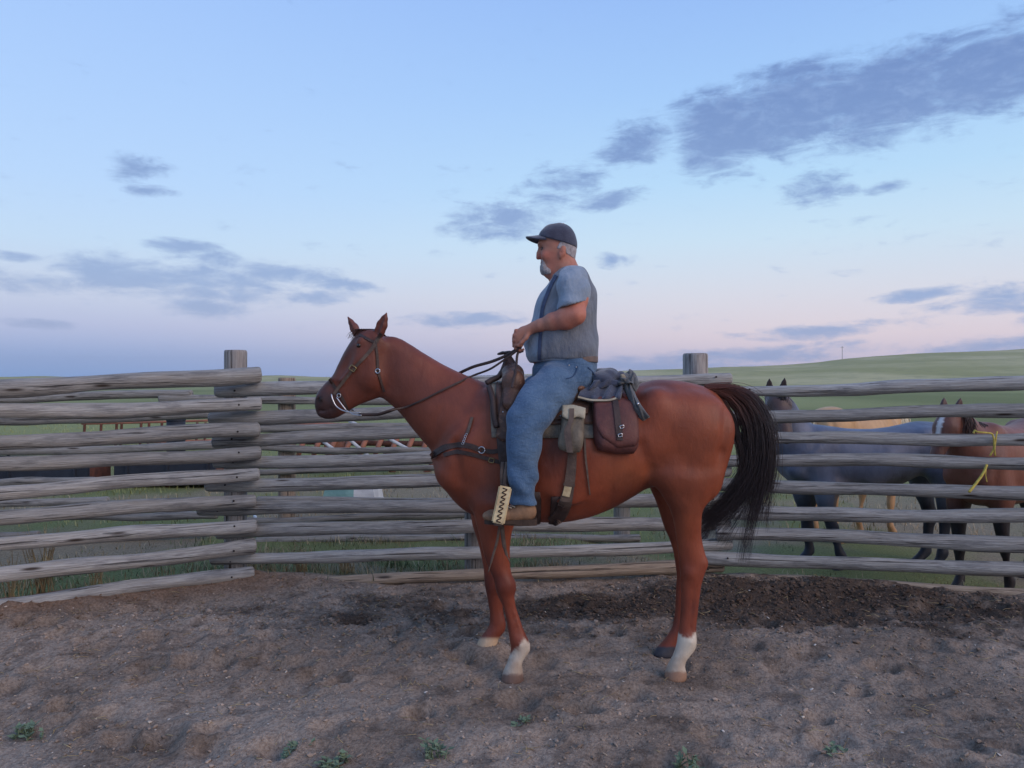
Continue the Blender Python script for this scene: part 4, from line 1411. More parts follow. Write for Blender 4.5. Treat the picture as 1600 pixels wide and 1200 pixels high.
# strips of leather or cloth laid over a body
def strap(name, pts, wpx, bvh, mat, parent, th=.004, off=.004, n=None, mirror=False, smooth_y=True, taper=None, add=None):
    pts = np.array(pts, float)
    seg = np.concatenate([[0], np.cumsum(np.linalg.norm(np.diff(pts, axis=0), axis=1))])
    n = n or max(6, int(seg[-1] / 3.0))
    q = np.linspace(0, seg[-1], n)
    cx, cy = pchip(seg, pts[:, 0], q), pchip(seg, pts[:, 1], q)
    tx, ty = np.gradient(cx), np.gradient(cy)
    ln = np.hypot(tx, ty) + 1e-9
    nx, ny = -ty / ln, tx / ln
    wv_ = np.full(n, wpx) if np.isscalar(wpx) else np.interp(q / seg[-1], np.linspace(0, 1, len(wpx)), wpx)
    cols = (-.5, 0, .5)
    G = np.zeros((n, 3, 3))
    NM = np.zeros((n, 3, 3))
    for i in range(n):
        for j, c in enumerate(cols):
            G[i, j], NM[i, j] = cast(cx[i] + nx[i] * wv_[i] * c, cy[i] + ny[i] * wv_[i] * c, bvh, off)
    if smooth_y:
        for _ in range(3):
            G[1:-1] = (G[:-2] + 2 * G[1:-1] + G[2:]) / 4
            NM[1:-1] = (NM[:-2] + 2 * NM[1:-1] + NM[2:]) / 4
    NM /= np.linalg.norm(NM, axis=2)[..., None] + 1e-9
    if mirror:
        G, NM = G.copy(), NM.copy()
        G[..., 1] = 2 * YM - G[..., 1]
        NM[..., 1] *= -1
    T = G + NM * th
    V = np.concatenate([G.reshape(-1, 3), T.reshape(-1, 3)])
    m_ = n * 3
    fs = []
    for i in range(n - 1):
        for j in range(2):
            a, b, c, d = i * 3 + j, i * 3 + j + 1, (i + 1) * 3 + j + 1, (i + 1) * 3 + j
            fs += [(a + m_, b + m_, c + m_, d + m_), (d, c, b, a)]
        for j in (0, 2):
            a, d = i * 3 + j, (i + 1) * 3 + j
            fs.append((a, a + m_, d + m_, d))
    for i in (0, n - 1):
        for j in range(2):
            a, b = i * 3 + j, i * 3 + j + 1
            fs.append((a, b, b + m_, a + m_))
    me = mesh(name, V, fs)
    bmm = bmesh.new()
    bmm.from_mesh(me)
    bmesh.ops.recalc_face_normals(bmm, faces=bmm.faces)
    bmm.to_mesh(me)
    bmm.free()
    return obj(name, me, mat, parent, smooth=False)


M['placket_shade'] = pm('shaded_placket', (74, 84, 110), (62, 72, 96), 30, .85, .3, 200)  # front placket of the vest, its shadow put into the dark colour
strap('vest_edge', [(870, 431), (862, 445), (855, 462), (849, 480), (846, 500), (845, 520), (844, 540), (843, 562)], 5.0, SB, M['placket_shade'], person, .003, .002)
strap('vest_edge', [(870, 431), (862, 445), (855, 462), (849, 480), (846, 500), (845, 520), (844, 540), (843, 562)], 5.0, SB, M['placket_shade'], person, .003, .002, mirror=True)
# ribbed collar
mbk = MB()
ring = []
for k in range(28):
    th = 2 * math.pi * k / 28
    c = P(881.5, 421, YM)
    ring.append(c + np.array((.064 * math.cos(th), .068 * math.sin(th), .034 * math.cos(th) - .004)))
mbk.tube(ring + [ring[0]], .0085, 6)
mbk.build('collar', pm('collar_rib', (96, 106, 128), rough=.9), person)
# belt
bl = Field((.05, 3.95, 1.66), (.52, 4.55, 1.76), .005)
bl.loft((890, 0), (890, 100), YM, [(837, 552), (835, 574)], [(932.6, 552), (932.6, 574)], [(552, .206), (574, .206)], k=.01, e=2.3, inflate=.004)
bl.halfspace(lambda X, Y, Z: np.maximum(np.abs(Z - (CZ + (HY - 562) * YM / F)) - .017, (908 - 800) * YM / F - .06 * np.abs(Y - YM) - X))
obj('belt', field_mesh('belt', bl, 0), pm('belt_leather', (112, 96, 90), (92, 78, 74), 14, .6, .2), person)
# jeans details: pocket edges, outer seam
M['seam'] = pm('denim_seam', (44, 66, 98), rough=.9)
M['stitch'] = pm('denim_edge', (120, 146, 176), rough=.9)
strap('pocket_edge', [(902, 572), (900, 582), (893, 590), (884, 592)], 1.6, JB, M['seam'], person, .002, .002)
strap('pocket_edge', [(918, 574), (926, 582), (930, 588)], 1.6, JB, M['seam'], person, .002, .002)
M['steel'] = pm('bright_steel', (200, 200, 205), rough=.3, metal=1.0)
M['brass'] = pm('dull_brass', (150, 132, 96), rough=.4, metal=1.0)
for (a, b_) in ((889, 571), (900, 574)):
    rv = MB()
    p, nm = cast(a, b_, JB, .002)
    rv.tube([p, p + nm * .004], .004, 7)
    rv.build('rivet', M['steel'], person)

# ---- hair, beard, cap
M['grey_hair'] = pm('grey_hair', (176, 172, 176), (140, 134, 138), 60, .85, .6, 200, stretch=(1, 1, .4))
M['white_beard'] = pm('white_beard', (190, 186, 188), (150, 144, 146), 90, .95, 1.0, 220, stretch=(1, 1, .5))
hf2 = Field(P(830, 440, YM) - .12, P(905, 345, YM) + .12, .005)
hf2.loft((870, 0), (870, 100), YM, HD, HB_, HW, k=.005, e=2.2, inflate=.007)


def hairmask(X, Y, Z):
    x0 = (872 - 800) * YM / F
    zlow = CZ + (HY - 404) * YM / F
    front = (x0 - X) * .9 + (Z - (CZ + (HY - 392) * YM / F)) * .5 - .012                                    # only behind the temples
    ztop = CZ + (HY - 377) * YM / F - .30 * (X - .235)
    return np.maximum(np.maximum(front, zlow - Z + (x0 + .07 - X) * .55), Z - ztop)


hf2.halfspace(hairmask)
both(lambda q, sg: hf2.chain([(q(P(879, 393, YM - .09)), .021, .03)], k=.005, carve=True))
obj('hair', field_mesh('hair', hf2, 1), M['grey_hair'], person)
bd = Field(P(830, 445, YM) - .1, P(885, 385, YM) + .1, .0048)
bd.chain([(P(850, 416, YM), .022, .036), (P(853, 422.5, YM), .029, .041), (P(857, 427, YM), .022, .036)], k=.014)
bd.chain([(P(847.5, 407.5, YM), .009, .028)], k=.006)
both(lambda q, sg: bd.chain([(q(P(849, 409, YM - .034)), .011, .011), (q(P(852, 419, YM - .036)), .016, .012), (q(P(857, 423, YM - .044)), .020, .012)], k=.012))
bd.chain([(P(842, 411, YM), .006, .018), (P(845, 411.3, YM), .006, .018)], k=.006, carve=True)
bd.bump(lambda X, Y, Z: .0018 * np.sin(190 * X + 60 * Z) * np.sin(170 * Y + 40 * Z))
obj('beard', field_mesh('beard', bd, 1), M['white_beard'], person)
cf = Field(P(815, 400, YM) - .1, P(905, 342, YM) + .1, .005)
cf.loft((870, 0), (870, 100), YM, [(872, 349.5), (856, 352), (848, 358), (842.5, 365), (840, 372), (838.5, 384), (838, 392)], [(874, 349), (886, 352), (895, 360), (900, 371), (902, 382), (901.5, 394)],
        [(349, .025), (352, .05), (358, .072), (366, .085), (376, .091), (392, .092)], k=.006, e=2.2)
zl = CZ + (HY - 379) * YM / F
cf.halfspace(lambda X, Y, Z: (zl - Z) - .28 * np.clip(X - .235, -.2, 1) + np.where(X < .20, (.20 - X) * .10, 0) + 0 * Y)
cap_c = lambda X, Y, Z: 0.0
cf.chain([(P(876, 350.5, YM), .007, .007)], k=.004)
cm = field_mesh('cap', cf, 1)
M['cap'] = pm('dark_cap', (70, 74, 92), (60, 62, 80), 24, .9, .4, 150, sheen=.5, spec=.15)
cap = obj('cap', cm, M['cap'], person)
# curved brim
nv, nu = 9, 15
V, T = [], []
for i in range(nv):
    r_ = i / (nv - 1)
    for j in range(nu):
        s_ = -1 + 2 * j / (nu - 1)
        yy = s_ * (.083 - .004 * r_)
        out = math.sqrt(max(0, 1 - (abs(s_) ** 2.4)))
        x0 = (843.5 - 800) * YM / F + .034 * s_ * s_
        x = x0 - r_ * .078 * out - .0
        z = CZ + (HY - 367.5) * YM / F - .034 * s_ * s_ - r_ * out * .008
        V.append((x, YM + yy, z))
V = np.array(V)
fs = []
m_ = len(V)
for i in range(nv - 1):
    for j in range(nu - 1):
        a, b_, c, d = i * nu + j, i * nu + j + 1, (i + 1) * nu + j + 1, (i + 1) * nu + j
        fs += [(a, b_, c, d), (d + m_, c + m_, b_ + m_, a + m_)]
for j in range(nu - 1):
    a, b_ = (nv - 1) * nu + j, (nv - 1) * nu + j + 1
    fs.append((a, b_, b_ + m_, a + m_))
me = mesh('brim', np.concatenate([V, V - np.array((0, 0, .006))]), fs)
bo = obj('brim', me, M['cap'], cap)
# ---- boots
M['boot'] = pm('tan_boot', (146, 114, 88), (118, 90, 70), 16, .7, .35, 70)
M['lace'] = pm('boot_lace', (196, 186, 170), rough=.8)
M['sole'] = pm('boot_sole', (70, 56, 48), (54, 44, 40), 20, .8)


def boot(q, sg):
    f_ = Field((-.22, (3.79 if sg < 0 else 2 * YM - 3.98), .80), (.20, (3.98 if sg < 0 else 2 * YM - 3.79), 1.02), .0048)
    B = lambda px, py: q(P(px, py, 3.885))
    f_.chain([(B(818, 784), .047, .043), (B(820, 795), .048, .042), (B(824, 800), .040, .037)], k=.02)
    f_.chain([(B(824, 800), .040, .037), (B(806, 803), .036, .040), (B(786, 806), .032, .046), (B(768, 806), .027, .043), (B(760, 806), .020, .034)], k=.02)
    zt = lambda X: CZ - (811.5 - HY) * 3.885 / F + .02 * (X - 0.02)
    f_.halfspace(lambda X, Y, Z: zt(X) - Z)
    me_ = field_mesh('boot', f_, 1)
    o = obj('boot', me_, M['boot'], person)
    mb_ = MB()
    prof = [(757, .025), (763, .040), (775, .047), (790, .049), (804, .042), (815, .037), (826, .038), (836, .033), (839, .02)]
    xs = [B(a, 811)[0] for a, _ in prof]
    yc = B(800, 811)[1]
    n_ = len(prof)
    top = [(xs[i], yc - prof[i][1], zt(xs[i])) for i in range(n_)] + [(xs[i], yc + prof[i][1], zt(xs[i])) for i in range(n_ - 1, -1, -1)]
    hl = lambda i: -.016 - (.012 if i >= 5 else 0)
    bot = [(xs[i], yc - prof[i][1], zt(xs[i]) + hl(i)) for i in range(n_)] + [(xs[i], yc + prof[i][1], zt(xs[i]) + hl(i)) for i in range(n_ - 1, -1, -1)]
    k_ = len(top)
    top = [(a, b_, c + .003) for a, b_, c in top]
    mb_.add(top + bot, [tuple(range(k_))] + [tuple(range(2 * k_ - 1, k_ - 1, -1))] + [(i, i + k_, (i + 1) % k_ + k_, (i + 1) % k_) for i in range(k_)])
    mb_.build('sole', M['sole'], o, smooth=False)
    for i in range(4):
        lc = MB()
        p = B(803 - i * 5.5, 792 + i * 1.6) + np.array((0, sg * .034, 0))
        lc.tube([p + (.006, 0, .004), p + (-.012, -sg * .012, .009), p + (-.02, -sg * .03, .006)], .0026, 5)
        lc.build('lace', M['lace'], o)


both(boot)
# ================================================================ saddle and tack
M['leather'] = pm('saddle_leather', (104, 72, 56), (78, 54, 46), 12, .5, .35, 60, c3=(126, 92, 72), spec=.4)
M['dark_leather'] = pm('dark_leather', (72, 56, 52), (58, 46, 44), 16, .55, .3, 70, spec=.35)
M['red_leather'] = pm('saddlebag_leather', (104, 62, 56), (84, 50, 48), 9, .55, .4, 45, spec=.35)
M['tan_strap'] = pm('worn_strap', (104, 88, 78), (82, 68, 62), 18, .7, .3, 80)
M['rawhide'] = pm('rawhide', (216, 198, 158), (190, 168, 130), 22, .6, .3, 80)
M['pad'] = pm('felt_pad', (140, 130, 116), (112, 104, 96), 20, .95, .5, 120)
M['canvas'] = pm('worn_pouch_hide', (122, 112, 98), (96, 88, 78), 14, .8, .5, 60)
M['pale_flap'] = pm('pale_flap_hide', (176, 166, 144), (150, 138, 118), 18, .85, .4, 70)
M['jacket'] = pm('slate_jacket', (74, 80, 98), (60, 64, 80), 14, .9, .5, 60, sheen=.4)
M['jacket_in'] = pm('olive_sleeve', (88, 88, 88), (72, 72, 72), 14, .9, .5, 60, sheen=.3)


def solid(name, G, T, mat, parent, smooth=True):
    """closed sheet between an inner and an outer grid of points"""
    n, m_ = G.shape[:2]
    V = np.concatenate([G.reshape(-1, 3), T.reshape(-1, 3)])
    o = n * m_
    fs = []
    for i in range(n - 1):
        for j in range(m_ - 1):
            a, b, c, d = i * m_ + j, i * m_ + j + 1, (i + 1) * m_ + j + 1, (i + 1) * m_ + j
            fs += [(a + o, b + o, c + o, d + o), (d, c, b, a)]
    for i in range(n - 1):
        for j in (0, m_ - 1):
            a, d = i * m_ + j, (i + 1) * m_ + j
            fs.append((a, a + o, d + o, d))
    for j in range(m_ - 1):
        for i in (0, n - 1):
            a, b = i * m_ + j, i * m_ + j + 1
            fs.append((a, b, b + o, a + o))
    me = mesh(name, V, fs)
    bmm = bmesh.new()
    bmm.from_mesh(me)
    bmesh.ops.recalc_face_normals(bmm, faces=bmm.faces)
    bmm.to_mesh(me)
    bmm.free()
    return obj(name, me, mat, parent, smooth)


def polyline(pts, n):
    pts = np.array(pts, float)
    s = np.concatenate([[0], np.cumsum(np.linalg.norm(np.diff(pts, axis=0), axis=1))])
    q = np.linspace(0, s[-1], n)
    return np.stack([np.interp(q, s, pts[:, 0]), np.interp(q, s, pts[:, 1])], 1)


def patch(name, top, bottom, mat, parent, off=.02, th=.01, puff=0.0, nu=18, nv=16, round_=0.0, fold=None, bvh=None, it=3, mirror=False):
    """panel lying on the horse's side between a top and a bottom edge given in the picture"""
    A, B = polyline(top, nu), polyline(bottom, nu)
    G, N_ = np.zeros((nv, nu, 3)), np.zeros((nv, nu, 3))
    for i in range(nv):
        v = i / (nv - 1)
        for j in range(nu):
            u = j / (nu - 1)
            p = A[j] * (1 - v) + B[j] * v
            if round_:
                cu = u - .5
                lim = round_
                dv = max(0, v - (1 - lim)) / lim
                shrink = 1 - .22 * dv ** 3
                mid = (A[:, :].mean(0) * (1 - v) + B.mean(0) * v)
                p = np.array([mid[0] + (p[0] - mid[0]) * shrink, p[1]])
            G[i, j], N_[i, j] = cast(p[0], p[1], bvh or HB, off)
    for _ in range(it):
        for Q in (G, N_):
            Q[1:-1] = (Q[:-2] + 2 * Q[1:-1] + Q[2:]) / 4
            Q[:, 1:-1] = (Q[:, :-2] + 2 * Q[:, 1:-1] + Q[:, 2:]) / 4
    N_ /= np.linalg.norm(N_, axis=2)[..., None]
    uu, vv = np.meshgrid(np.linspace(0, 1, nu), np.linspace(0, 1, nv))
    edge = np.clip(4 * np.minimum(np.minimum(uu, 1 - uu), np.minimum(vv, 1 - vv)), 0, 1)
    t_ = th + puff * np.sqrt(1 - (1 - edge) ** 2)
    if fold is not None:
        t_ = t_ + fold(uu, vv)
    T = G + N_ * t_[..., None]
    if mirror:
        G, T = G.copy(), T.copy()
        G[..., 1], T[..., 1] = 2 * YM - G[..., 1], 2 * YM - T[..., 1]
    return solid(name, G, T, mat, parent)


def wrap(name, x0, x1, a0, mat, parent, off, th, nu=26, nv=40, zc=1.285, flare=None):
    """sheet laid right over the horse's back from side to side"""
    G, T = np.zeros((nv, nu, 3)), np.zeros((nv, nu, 3))
    N_ = np.zeros((nv, nu, 3))
    for i in range(nv):
        a = R(a0) * (-1 + 2 * i / (nv - 1))
        for j in range(nu):
            u = j / (nu - 1)
            px = x0 + (x1 - x0) * u
            if flare:
                px += flare(u, abs(a) / R(a0))
            X = (px - 800) * YM / F
            d = Vector((0, math.sin(a), math.cos(a)))
            o = Vector((X, YM, zc)) + d * 0.9
            loc, nrm, k, ds_ = HB.ray_cast(o, -d)
            if loc is None:
                loc, nrm = Vector((X, YM, zc)) + d * .3, d
            G[i, j], N_[i, j] = loc + d * off, d
    for _ in range(3):
        G[1:-1] = (G[:-2] + 2 * G[1:-1] + G[2:]) / 4
    uu, vv = np.meshgrid(np.linspace(0, 1, nu), np.linspace(0, 1, nv))
    edge = np.clip(10 * np.minimum(np.minimum(uu, 1 - uu), np.minimum(vv, 1 - vv)), 0, 1)
    T = G + N_ * (th * (.55 + .45 * edge))[..., None]
    return solid(name, G, T, mat, parent)


def ring_(c, r, w, mat, parent, name, tilt=0.0, n=20, ax=0):
    mb_ = MB()
    pts = [np.array(c) + np.array((r * math.cos(2 * math.pi * k / n), -tilt * r * math.cos(2 * math.pi * k / n), r * math.sin(2 * math.pi * k / n))) for k in range(n + 1)]
    mb_.tube(pts, w, 6, up=(0, 1, 0))
    return mb_.build(name, mat, parent)


def buckle(c, w, h_, r, mat, parent, rot=0.0, name='buckle'):
    mb_ = MB()
    cr_, sr_ = math.cos(rot), math.sin(rot)
    q = [(-w, -h_), (w, -h_), (w, h_), (-w, h_), (-w, -h_)]
    pts = []
    for (a, b), (a2, b2) in zip(q[:-1], q[1:]):
        for t_ in (0.08, .5, .92):
            x, z = a + (a2 - a) * t_, b + (b2 - b) * t_
            pts.append(np.array(c) + np.array((x * cr_ - z * sr_, 0, x * sr_ + z * cr_)))
    pts.append(pts[0])
    mb_.tube(pts, r, 6, up=(0, 1, 0))
    return mb_.build(name, mat, parent)


def tube_part(name, pts, r, mat, parent, n=8, flat=1.0, cn=None, up=(0, 0, 1)):
    mb_ = MB()
    mb_.tube(curve(pts, cn or max(8, 5 * len(pts))), r, n, flat, up)
    return mb_.build(name, mat, parent)


base = lambda px, py: tuple(P(px, py, YM - .2))
# ---- blanket
blanket = wrap('saddle_blanket', 764, 925, 88, M['pad'], None, .004, .016, flare=lambda u, a: (6 * a * (1 - u)))
tag(blanket, 'worn grey felt saddle pad showing below and in front of the saddle', 'saddle pad')

# ---- western saddle
saddle = empty('saddle', base(860, 640))
tag(saddle, 'brown leather western saddle with horn on the chestnut horse', 'saddle')
wrap('skirt', 776, 918, 74, M['leather'], saddle, .022, .008)
sd = Field(P(760, 640, YM) - np.array((.02, .36, 0)), P(960, 540, YM) + np.array((.02, .36, .02)), .0068)
sd.chain([(P(802, 596, YM - .13), .05, .05)], k=.02)
sd.chain([(P(802, 594, YM - .15), .058, .058), (P(801, 584, YM - .05), .055, .05), (P(801, 584, YM + .05), .055, .05), (P(802, 594, YM + .15), .058, .058)], k=.03, Wd=(0, 0, 1))
sd.chain([(P(802, 607, YM - .16), .055, .05), (P(797, 630, YM - .24), .04, .02)], k=.03)
sd.chain([(P(802, 607, YM + .16), .055, .05), (P(797, 630, YM + .24), .04, .02)], k=.03)
sd.chain([(P(800, 584, YM), .042, .05), (P(797, 569, YM), .027, .03), (P(793, 556, YM), .022, .022)], k=.02)
obj('fork', field_mesh('fork', sd, 1), M['leather'], saddle)
hn = Field(P(770, 565, YM) - .07, P(810, 540, YM) + .07, .005)
hn.chain([(P(789, 552, YM), .040, .011), (P(787, 551, YM), .040, .010)], k=.006, Wd=(-.25, 0, .97))
obj('horn', field_mesh('horn', hn, 1), M['dark_leather'], saddle)
st_ = Field(P(800, 640, YM) - np.array((.02, .34, 0)), P(950, 575, YM) + np.array((.02, .34, 0)), .0075)
st_.chain([(P(815, 605, YM), .03, .14), (P(855, 612, YM), .03, .17), (P(900, 606, YM), .035, .19), (P(922, 600, YM), .03, .17)], k=.03)
obj('seat', field_mesh('seat', st_, 1), M['leather'], saddle)
arc = []
for k in range(25):
    ph = R(-84 + 168 * k / 24)
    s_ = abs(math.sin(ph)) ** 1.6
    arc.append(P(931 - 36 * s_, 594 + 29 * s_, YM + .215 * math.sin(ph)))
mb = MB()
mb.tube(arc, [.010 + .014 * math.cos(R(-84 + 168 * k / 24)) ** .5 for k in range(25)], 10, 1.5)
mb.build('cantle', M['leather'], saddle)
mb = MB()
mb.tube([a + np.array((.006, 0, -.030)) for a in arc], .008, 7)
mb.build('cantle_binding', M['rawhide'], saddle)
patch('jockey', [(783, 606), (800, 610), (816, 616)], [(777, 684), (786, 690), (797, 690)], M['leather'], saddle, .034, .007)
patch('jockey', [(783, 606), (800, 610), (816, 616)], [(777, 684), (786, 690), (797, 690)], M['leather'], saddle, .034, .007, mirror=True)
patch('fender', [(776, 672), (815, 672), (846, 664)], [(784, 758), (796, 760), (806, 760)], M['dark_leather'], saddle, .026, .007)
patch('fender', [(776, 672), (815, 672), (846, 664)], [(784, 758), (796, 760), (806, 760)], M['dark_leather'], saddle, .026, .007, mirror=True)
patch('rear_jockey', [(842, 622), (880, 616), (928, 616)], [(844, 661), (880, 660), (918, 652)], M['leather'], saddle, .033, .007)
patch('rear_jockey', [(842, 622), (880, 616), (928, 616)], [(844, 661), (880, 660), (918, 652)], M['leather'], saddle, .033, .007, mirror=True)
for a, b_ in ((858, 657.5), (867, 657), (876, 656), (881, 632), (786, 648), (803, 625)):
    p, nm = cast(a, b_, HB, .041)
    rv = MB()
    rv.tube([p, p + nm * .006], [.006, .004], 8)
    rv.build('stud', M['steel'], saddle)
p, nm = cast(787, 614, HB, .05)
ring_(p, .013, .0032, M['steel'], saddle, 'concho_ring', .2)
# stirrups: rawhide-covered bell, laced on the outside
M['lacing'] = pm('dark_lacing', (70, 50, 44), rough=.7)
for sg in (-1, 1):
    q = (lambda p: np.array(p)) if sg < 0 else mir
    def plank(c0, c1, w, t_, name, mat, nseg=8, par=saddle, lean=None):
        c0, c1 = np.array(c0, float), np.array(c1, float)
        ax = c1 - c0
        L = np.linalg.norm(ax)
        az_ = ax / L
        xv = np.cross((0, 1, 0), az_)
        xv /= np.linalg.norm(xv)
        yv = np.cross(az_, xv)
        mbp = MB()
        mbp.box((c0 + c1) / 2, (w, t_, L), np.stack([xv, yv, az_], 1))
        o = mbp.build(name, mat, par, smooth=False)
        bmm = bmesh.new()
        bmm.from_mesh(o.data)
        bmesh.ops.bevel(bmm, geom=list(bmm.edges), offset=min(w, t_) * .35, segments=2, affect='EDGES')
        bmm.to_mesh(o.data)
        bmm.free()
        return o
    top_n, bot_n = q(P(790, 760, 3.805)), q(P(778, 818, 3.800))
    top_f, bot_f = q(P(790, 760, 3.955)), q(P(778, 818, 3.955))
    s1 = plank(top_n, bot_n, .066, .018, 'stirrup_side', M['rawhide'])
    plank(top_f, bot_f, .050, .016, 'stirrup_side', M['rawhide'])
    plank(bot_n + np.array((0, -sg * .0, -.004)), bot_f + np.array((0, 0, -.004)), .05, .016, 'stirrup_tread', M['dark_leather'])
    plank(top_n + (0, 0, .004), top_f + (0, 0, .004), .02, .02, 'stirrup_bolt', M['dark_leather'])
    ax = bot_n - top_n
    for k in range(15):
        c = top_n + ax * (.06 + .88 * k / 14) + np.array((0, sg * .0095, 0))
        lb = MB()
        d = np.array((.011, 0, .005)) if k % 2 else np.array((.011, 0, -.004))
        lb.tube([c - d, c, c + d], .0032, 5)
        lb.build('lacing', M['lacing'], s1)
    tube_part('stirrup_leather', [q(P(793, 722, 3.90)), q(P(790, 742, 3.875)), q(P(788, 759, 3.87))], .011, M['tan_strap'], saddle, 8, .35, up=(0, 1, 0))
    tube_part('stirrup_leather', [q(P(786, 722, 3.91)), q(P(784, 742, 3.885)), q(P(785, 759, 3.88))], .010, M['tan_strap'], saddle, 8, .35, up=(0, 1, 0))
tube_part('hanging_string', [P(781, 818, 3.94), P(778, 840, 3.95), P(771, 866, 3.96), P(763, 894, 3.965)], [.007] * 10 + [.006] * 6 + [.003] * 4, M['tan_strap'], saddle, 6, .3, 20, (0, 1, 0))
tube_part('hanging_string', [P(784, 818, 3.94), P(786, 838, 3.95), P(789, 858, 3.955), P(797, 879, 3.96)], [.011] * 12 + [.008] * 4 + [.003] * 4, M['tan_strap'], saddle, 6, .3, 20, (0, 1, 0))
strap('cinch', [(800, 700), (808, 740), (816, 780), (824, 800), (829, 811)], 22, HB, M['dark_leather'], saddle, .008, .006)
strap('cinch', [(800, 700), (808, 740), (816, 780), (824, 800), (829, 811)], 22, HB, M['dark_leather'], saddle, .008, .006, mirror=True)
strap('flank_cinch', [(896, 650), (895, 700), (893, 730), (889, 760), (882, 788), (872, 806), (864, 813)], [11, 11, 13, 15, 16, 20, 20], HB, M['tan_strap'], saddle, .007, .006)
strap('flank_cinch', [(896, 650), (895, 700), (893, 730), (889, 760), (882, 788), (872, 806), (864, 813)], [11, 11, 13, 15, 16, 20, 20], HB, M['tan_strap'], saddle, .007, .006, mirror=True)
strap('cinch_keeper', [(881, 754), (889, 757), (898, 756)], 5, HB, M['tan_strap'], saddle, .006, .014)
strap('cinch_billet', [(888, 758), (884, 774)], 11, HB, M['rawhide'], saddle, .004, .014)
strap('cinch_keeper', [(876, 778), (884, 781), (893, 780)], 4, HB, M['tan_strap'], saddle, .006, .014)
strap('cinch_end', [(880, 788), (872, 806), (862, 814)], [15, 19, 20], HB, M['dark_leather'], saddle, .004, .014)
strap('saddle_string', [(912, 655), (914, 705), (917, 735), (921, 772)], [3, 3, 3, 1.5], HB, M['tan_strap'], saddle, .004, .006)
# belly part of the two cinches
for x_, w_ in ((832, .04), (864, .026)):
    X = (x_ - 800) * YM / F
    pts = []
    for k in range(15):
        a = R(-62 + 124 * k / 14)
        d = Vector((0, math.sin(a), -math.cos(a)))
        loc, nrm, kk, dd = HB.ray_cast(Vector((X, YM, 1.15)), d)
        if loc is not None:
            pts.append(np.array(loc + d * .008))
    mb = MB()
    mb.tube(pts, w_, 8, .16, up=(1, 0, 0)) if False else mb.tube(pts, w_, 8, .14, up=(0, 0, 1))
    mb.build('cinch_belly', M['dark_leather'], saddle)
tube_part('mecate_wrap', [P(760, 599, YM - .10), P(768, 594, YM - .09), P(780, 588, YM - .06), P(786, 576, YM - .03), P(791, 562, YM - .02)], [.016] * 12 + [.013] * 8, M['dark_leather'], saddle, 8, 1, 20)
tube_part('mecate_wrap', [P(764, 604, YM - .14), P(770, 625, YM - .21), P(772, 650, YM - .25), P(776, 668, YM - .27)], .016, M['dark_leather'], saddle, 8, 1, 20)

# ---- pouch hanging behind the leg
pouch = empty('pouch', base(895, 700))
tag(pouch, 'small worn grey hide pouch with a pale flap hanging behind the rider\'s leg', 'pouch')
patch('pouch_body', [(878, 654), (895, 653), (913, 656)], [(875, 704), (892, 707), (909, 706)], M['canvas'], pouch, .040, .014, .034, round_=.3)
patch('pouch_flap', [(879, 650), (896, 650), (914, 654)], [(879, 663), (892, 670), (899, 664), (912, 668)], M['pale_flap'], pouch, .096, .005, .004, nv=8)
strap('pouch_strap', [(893, 655), (893, 680), (894, 706)], 7, HB, M['tan_strap'], pouch, .004, .106)

# ---- saddlebag
bag = empty('saddlebag', base(960, 700))
tag(bag, 'reddish brown leather saddlebag with a buckled flap behind the saddle', 'saddlebag')
patch('bag_body', [(926, 640), (960, 640), (995, 644)], [(926, 704), (960, 709), (994, 708)], M['red_leather'], bag, .012, .02, .045, round_=.35)
patch('bag_flap', [(927, 634), (960, 634), (996, 640)], [(929, 690), (960, 700), (992, 696)], M['red_leather'], bag, .070, .006, .012, round_=.4)
strap('bag_strap', [(961, 640), (963, 665), (964, 690)], 9, HB, M['dark_leather'], bag, .004, .090)
for a, b_ in ((968, 674), (965, 684)):
    p, nm = cast(a, b_, HB, .098)
    buckle(p, .010, .007, .0025, M['steel'], bag, .3)

# ---- jacket tied behind the cantle
jk = Field(P(895, 670, YM) - np.array((.0, .45, .02)), P(1025, 570, YM) + np.array((.03, .36, .02)), .007)
jk.chain([(P(943, 594, YM - .16), .062, .040), (P(946, 588, YM - .02), .066, .042), (P(946, 592, YM + .16), .062, .04)], k=.03, Wd=(0, 0, 1))
jk.chain([(P(936, 590, YM - .14), .036, .05)], k=.02)
jk.chain([(P(955, 586, YM - .13), .034, .05)], k=.02)
jk.chain([(P(969, 588, YM - .12), .028, .04)], k=.02)


def onh(px, py, off):
    p, nm = cast(px, py, HB, off)
    return p


jk.bump(lambda X, Y, Z: .004 * np.sin(60 * X + 30 * Z + 20 * Y) * np.sin(35 * Z))
jacket = obj('jacket', field_mesh('jacket', jk, 1), M['jacket'])
tag(jacket, 'slate grey jacket tied in a bundle behind the saddle cantle', 'jacket')
fo = lambda u, v: .006 + .020 * np.abs(np.sin(u * 9.5 + v * 1.2 + .6)) ** 1.4 * (.35 + .65 * v) + .008 * np.sin(u * 23 + v * 5)
patch('drape', [(928, 594), (950, 592), (986, 597)], [(902, 638), (934, 643), (969, 640)], M['jacket'], jacket, .064, .006, .006, nu=34, nv=18, fold=fo, it=2)
strap('hem', [(902, 640), (925, 643.5), (950, 643), (966, 639)], 2.0, HB, M['pale_flap'], jacket, .004, .092)
fo2 = lambda u, v: .010 + .012 * np.abs(np.sin(u * 6 + v * 9)) + .006 * np.sin(v * 22 + u * 4)
patch('sleeve', [(964, 596), (974, 596), (986, 600)], [(992, 655), (1003, 662), (1016, 653)], M['jacket_in'], jacket, .050, .010, .022, nu=14, nv=24, fold=fo2, it=2)
